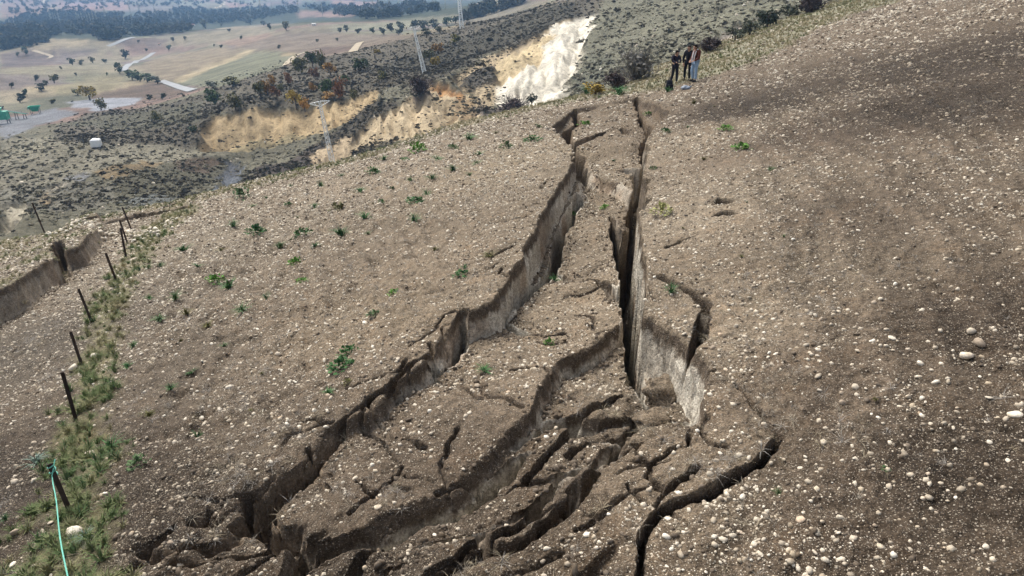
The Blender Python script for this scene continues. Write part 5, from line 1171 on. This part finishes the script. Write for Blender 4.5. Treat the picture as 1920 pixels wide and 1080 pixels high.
# ------------------------------------------------------------------ roads
def road(name, pts, wd, mat, off=.25):
    d = []
    for i in range(len(pts) - 1):
        m = max(2, int(np.hypot(pts[i + 1][0] - pts[i][0], pts[i + 1][1] - pts[i][1]) / 3)); d += [(pts[i][0] + (pts[i + 1][0] - pts[i][0]) * j / m, pts[i][1] + (pts[i + 1][1] - pts[i][1]) * j / m) for j in range(m)]
    H = vhits(d + [pts[-1]])[:, :2]; 
    for _ in range(3): H[1:-1] = .25 * H[:-2] + .5 * H[1:-1] + .25 * H[2:]
    T = np.gradient(H, axis=0); N = np.stack([-T[:, 1], T[:, 0]], -1); N /= np.linalg.norm(N, axis=1, keepdims=True) + 1e-9
    V = []
    for s_ in (-1, -.33, .33, 1):
        q = H + N * wd / 2 * s_; V.append(np.stack([q[:, 0], q[:, 1], val_z(q[:, 0], q[:, 1]) + CZ + off], -1))
    n = len(H); V = np.vstack(V); i = np.arange(n - 1); F = np.vstack([np.stack([j * n + i, j * n + i + 1, (j + 1) * n + i + 1, (j + 1) * n + i], -1) for j in range(3)])
    return tag(link(name, mesh_np(name, V, F), mat), kind='structure')
M_ROAD = flat('pale_asphalt', (.27, .28, .285), .9, .1, .2); M_TRK = flat('dirt_track', (.34, .29, .21), .95, .15, .3)
road('road', [(362, 170), (345, 167), (325, 160), (302, 152)], 3.2, M_ROAD); road('road', [(231, 134), (236, 125), (252, 117), (272, 110), (281, 104), (288, 99)], 4, M_ROAD); road('road', [(203, 87), (216, 82), (232, 75), (250, 70)], 4.5, M_ROAD)
road('dirt_track', [(538, 122), (545, 112), (556, 104), (575, 98), (600, 93)], 3, M_TRK); road('dirt_track', [(662, 98), (668, 88), (676, 80)], 3, M_TRK); road('dirt_track', [(90, 110), (100, 106), (80, 100), (62, 95)], 3, M_TRK); road('dirt_track', [(84, 0), (80, 10), (88, 18), (94, 21)], 6, M_TRK); road('dirt_track', [(422, 2), (418, 10), (404, 16)], 6, M_TRK)
# ------------------------------------------------------------------ people
M_SKIN = flat('skin', (.45, .27, .19), .6, .08, 8.); M_BLACK = flat('black_cloth', (.014, .014, .02), .9, .3, 8.); M_NAVY = flat('dark_navy_cloth', (.02, .017, .03), .85, .3, 8.); M_MAROON = flat('maroon_cloth', (.10, .03, .022), .85, .25, 8.); M_JEANS = flat('light_denim', (.27, .38, .52), .9, .15, 10.); M_HAIR = flat('dark_hair', (.012, .01, .009), .7, .2, 20.); M_SHOE = flat('black_shoe', (.012, .012, .014), .6, .2, 8.); M_SCARF = flat('white_cloth', (.62, .6, .6), .9, .1, 8.); M_BAGB = flat('blue_grey_plastic', (.26, .30, .36), .5, .15, 10.)
def skin(name, verts, edges, mat, parent, sub=2):
    me = bpy.data.meshes.new(name); me.from_pydata([v[:3] for v in verts], edges, []); me.update()
    o = bpy.data.objects.new(name, me); COL.objects.link(o); o.modifiers.new('skin', 'SKIN')
    if not me.skin_vertices:
        bpy.context.view_layer.objects.active = o; o.select_set(True); bpy.ops.mesh.customdata_skin_add()
    for i, v in enumerate(verts): me.skin_vertices[0].data[i].radius = (v[3], v[3])
    me.skin_vertices[0].data[0].use_root = True
    sm_ = o.modifiers.new('sub', 'SUBSURF'); sm_.levels = sub; sm_.render_levels = sub
    dg = bpy.context.evaluated_depsgraph_get(); m2 = bpy.data.meshes.new_from_object(o.evaluated_get(dg)); m2.name = name
    bpy.data.objects.remove(o); 
    for p in m2.polygons: p.use_smooth = True
    m2.materials.clear(); return link(name, m2, mat, parent)
def person(px, py, hgt, yaw, top, legs, head_fwd, hands, label, scarf=False, stance=.1, knees=(0, 0)):
    p = fhit(px, py); s_ = hgt / 1.75; e = empty('person', (p.x, p.y, p.z + CZ), (0, 0, yaw), s_)
    hf = head_fwd; neck = (0, .01 - hf * .3, 1.47); hd = (0, -hf, 1.60 - hf * .25)
    arms = []
    for i, sx in enumerate((-1, 1)):
        hx, hy, hz = hands[i]; sh = (sx * .185, .01, 1.40)
        el = ((sh[0] + hx) / 2 + sx * .10, (sh[1] + hy) / 2 + .07, (sh[2] + hz) / 2 - .09); arms.append((sh, el, (hx, hy, hz)))
    L = []
    for i, sx in enumerate((-1, 1)):
        L.append(((sx * .095, 0, .90), (sx * (.1 + stance * .4), -.03 - knees[i], .49), (sx * (.1 + stance), .03 + knees[i] * .5, .09), (sx * (.115 + stance), -.12 + knees[i] * .5, .045)))
    # continuous body
    V = [(0, 0, .95, .125), (0, .01, 1.12, .12), (0, .01, 1.30, .13), (*neck, .055), (hd[0], hd[1] + .01, hd[2] - .04, .075), (*hd, .095), (hd[0], hd[1] + .005, hd[2] + .075, .075), (hd[0], hd[1] - .085, hd[2] - .02, .022)]
    E = [(0, 1), (1, 2), (2, 3), (3, 4), (4, 5), (5, 6), (5, 7)]
    for i, (sh, el, ha) in enumerate(arms):
        b = len(V); d = (Vector(ha) - Vector(el)).normalized(); h = Vector(ha); V += [(*sh, .058), (*el, .042), (*h, .028), (*(h + d * .06), .036)]; E += [(2, b), (b, b + 1), (b + 1, b + 2), (b + 2, b + 3)]
        side = d.cross(Vector((0, 0, 1))).normalized(); dn = side.cross(d)
        for j, (o_, ln) in enumerate(((-.032, .06), (-.011, .072), (.011, .068), (.032, .052))):
            a0 = h + d * .085 + side * o_; a1 = a0 + d * ln * .6; a2 = a1 + (d * .5 + dn * .5) * ln * .6; c0 = len(V)
            V += [(*a0, .010), (*a1, .009), (*a2, .008)]; E += [(b + 3, c0), (c0, c0 + 1), (c0 + 1, c0 + 2)]
        sg = -1 if i == 0 else 1; a0 = h + d * .03 - side * .045 * sg; c0 = len(V); V += [(*a0, .011), (*(a0 + d * .04 - side * .015 * sg), .009)]; E += [(b + 2, c0), (c0, c0 + 1)]
    for lg in L:
        b = len(V); V += [(*lg[0], .085), (*lg[1], .055), (*lg[2], .036), (lg[3][0], lg[3][1] + .05, .05, .024)]; E += [(0, b), (b, b + 1), (b + 1, b + 2), (b + 2, b + 3)]
    skin('body', V, E, M_SKIN, e)
    V = [(0, 0, .86, .155), (0, .01, 1.0, .150), (0, .01, 1.15, .15), (0, .01, 1.31, .155), (0, neck[1] + .01, 1.44, .075)]; E = [(0, 1), (1, 2), (2, 3), (3, 4)]
    for sh, el, ha in arms:
        b = len(V); V += [(*sh, .082), (*el, .064), (*Vector(el).lerp(Vector(ha), .93), .046)]; E += [(3, b), (b, b + 1), (b + 1, b + 2)]
    skin('jacket', V, E, top, e)
    V = [(0, 0, .93, .135)]; E = []
    for lg in L:
        b = len(V); V += [(*lg[0], .10), (*lg[1], .076), (lg[2][0], lg[2][1], .10, .064)]; E += [(0, b), (b, b + 1), (b + 1, b + 2)]
    skin('trousers', V, E, legs, e)
    for lg in L:
        skin('shoe', [(lg[2][0], lg[2][1] + .04, .055, .06), (lg[2][0], lg[2][1] - .05, .05, .062), (*lg[3], .052), (lg[3][0], lg[3][1] - .05, .038, .032)], [(0, 1), (1, 2), (2, 3)], M_SHOE, e, 1)
    skin('hair', [(hd[0], hd[1] + .035, hd[2] + .03, .085), (hd[0], hd[1] + .02, hd[2] + .085, .072), (hd[0], hd[1] - .04, hd[2] + .088, .05), (hd[0], hd[1] + .065, hd[2] - .03, .055)], [(0, 1), (1, 2), (0, 3)], M_HAIR, e, 1)
    for sx in (-1, 1):
        mb = MB(); mb.tube([(sx * .034, hd[1] - .087, hd[2] + .008), (sx * .034, hd[1] - .097, hd[2] + .008)], .011, 6); mb.build('eye', M_HAIR, e)
        mb = MB(); mb.tube([(sx * .088, hd[1] + .005, hd[2] - .01), (sx * .105, hd[1] + .015, hd[2] + .0)], [.03, .022], 6); mb.build('ear', M_SKIN, e)
    mb = MB(); mb.tube([(-.026, hd[1] - .082, hd[2] - .058), (0, hd[1] - .092, hd[2] - .06), (.026, hd[1] - .082, hd[2] - .058)], .006, 5); mb.build('mouth', M_MAROON, e)
    if scarf:
        skin('scarf', [(0, neck[1] + .06, 1.47, .05), (-.09, neck[1], 1.45, .04), (-.085, -.10, 1.35, .035), (-.075, -.155, 1.15, .032), (-.07, -.15, .92, .03), (.09, neck[1], 1.45, .04), (.085, -.10, 1.36, .035), (.075, -.155, 1.15, .03), (.07, -.15, .95, .03)], [(0, 1), (1, 2), (2, 3), (3, 4), (0, 5), (5, 6), (6, 7), (7, 8)], M_SCARF, e, 1)
    tag(e, label, 'person'); return e, p
e1, q1 = person(1263, 157, 1.66, .25, M_NAVY, M_BLACK, .10, ((-.10, -.30, 1.13), (.10, -.30, 1.13)), 'person in dark navy jacket looking down at a small device in both hands', stance=.07)
e2, q2 = person(1287, 151, 1.76, -.6, M_BLACK, M_BLACK, .08, ((-.20, -.10, .82), (.22, -.04, .80)), 'person all in black standing in the middle, leaning in to look', stance=.03, knees=(.05, -.02))
e3, q3 = person(1300, 153, 1.80, -1.15, M_MAROON, M_JEANS, .12, ((-.18, -.16, .95), (.14, -.22, .98)), 'person in maroon jacket, white scarf and light blue jeans', True, .02, (.04, -.03))
m4 = Matrix.Translation(e1.location) @ Euler(e1.rotation_euler).to_matrix().to_4x4() @ Matrix.Scale(e1.scale[0], 4)
dv = empty('remote_control', m4 @ Vector((0, -.36, 1.15)), (.5, 0, .25))
mb = MB(); mb.box((0, 0, 0), (.20, .10, .03)); mb.build('case', M_BLACK, dv)
mb = MB(); mb.box((0, .0, .019), (.13, .07, .006)); mb.build('screen', M_PANE, dv)
for sx in (-.07, .07): mb = MB(); mb.tube([(sx, .05, 0), (sx, .13, .03)], .008, 6); mb.build('antenna', M_BLACK, dv)
tag(dv, 'small dark remote control held by the person in navy', 'remote')
p = fhit(1254, 169); bp_ = empty('backpack', (p.x, p.y, p.z + CZ), (0, 0, .3))
def soft_box(name, c, d, mat, parent, r=.06, taper=(1, 1)):
    mb = MB(); mb.box(c, d, None, taper); o = mb.build(name, mat, parent); b_ = o.modifiers.new('bevel', 'BEVEL'); b_.width = r; b_.segments = 4
    for q in o.data.polygons: q.use_smooth = True
    return o
soft_box('main_bag', (0, 0, .24), (.36, .24, .5), M_BLACK, bp_, .09, (.8, .8)); soft_box('front_pocket', (0, -.15, .17), (.27, .10, .26), M_BLACK, bp_, .04)
for sx in (-.1, .1): mb = MB(); mb.tube([(sx, .10, .46), (sx * 1.2, .19, .36), (sx * 1.3, .19, .18), (sx * 1.2, .12, .05)], .018, 5); mb.build('strap', M_BLACK, bp_, True)
mb = MB(); mb.tube([(-.05, .03, .48), (-.04, .03, .54), (.04, .03, .54), (.05, .03, .48)], .012, 5); mb.build('handle', M_BLACK, bp_, True)
tag(bp_, 'black backpack standing on the ground in front of the three people', 'backpack')
p = fhit(1285, 167); bg_ = empty('plastic_bag', (p.x, p.y, p.z + CZ), (0, 0, .2)); 
bm = bmesh.new(); bmesh.ops.create_icosphere(bm, subdivisions=3, radius=1)
for v in bm.verts:
    a = float(fbm(np.array([v.co.x * 2 + 3]), np.array([v.co.y * 2 + v.co.z]), 171, 3)[0]); v.co = Vector((v.co.x * .24, v.co.y * .16, max(v.co.z, -.5) * .11 + .05)) * (1 + .35 * a)
m = bpy.data.meshes.new('sack'); bm.to_mesh(m); bm.free(); link('sack', m, M_BAGB, bg_)
mb = MB(); mb.tube([(.2, 0, .08), (.27, .02, .13), (.3, .05, .1)], [.04, .02, .035], 6); mb.build('knotted_end', M_BAGB, bg_, True)
tag(bg_, 'blue-grey plastic bag lying right of the backpack', 'bag')
print('objects', len(bpy.data.objects))
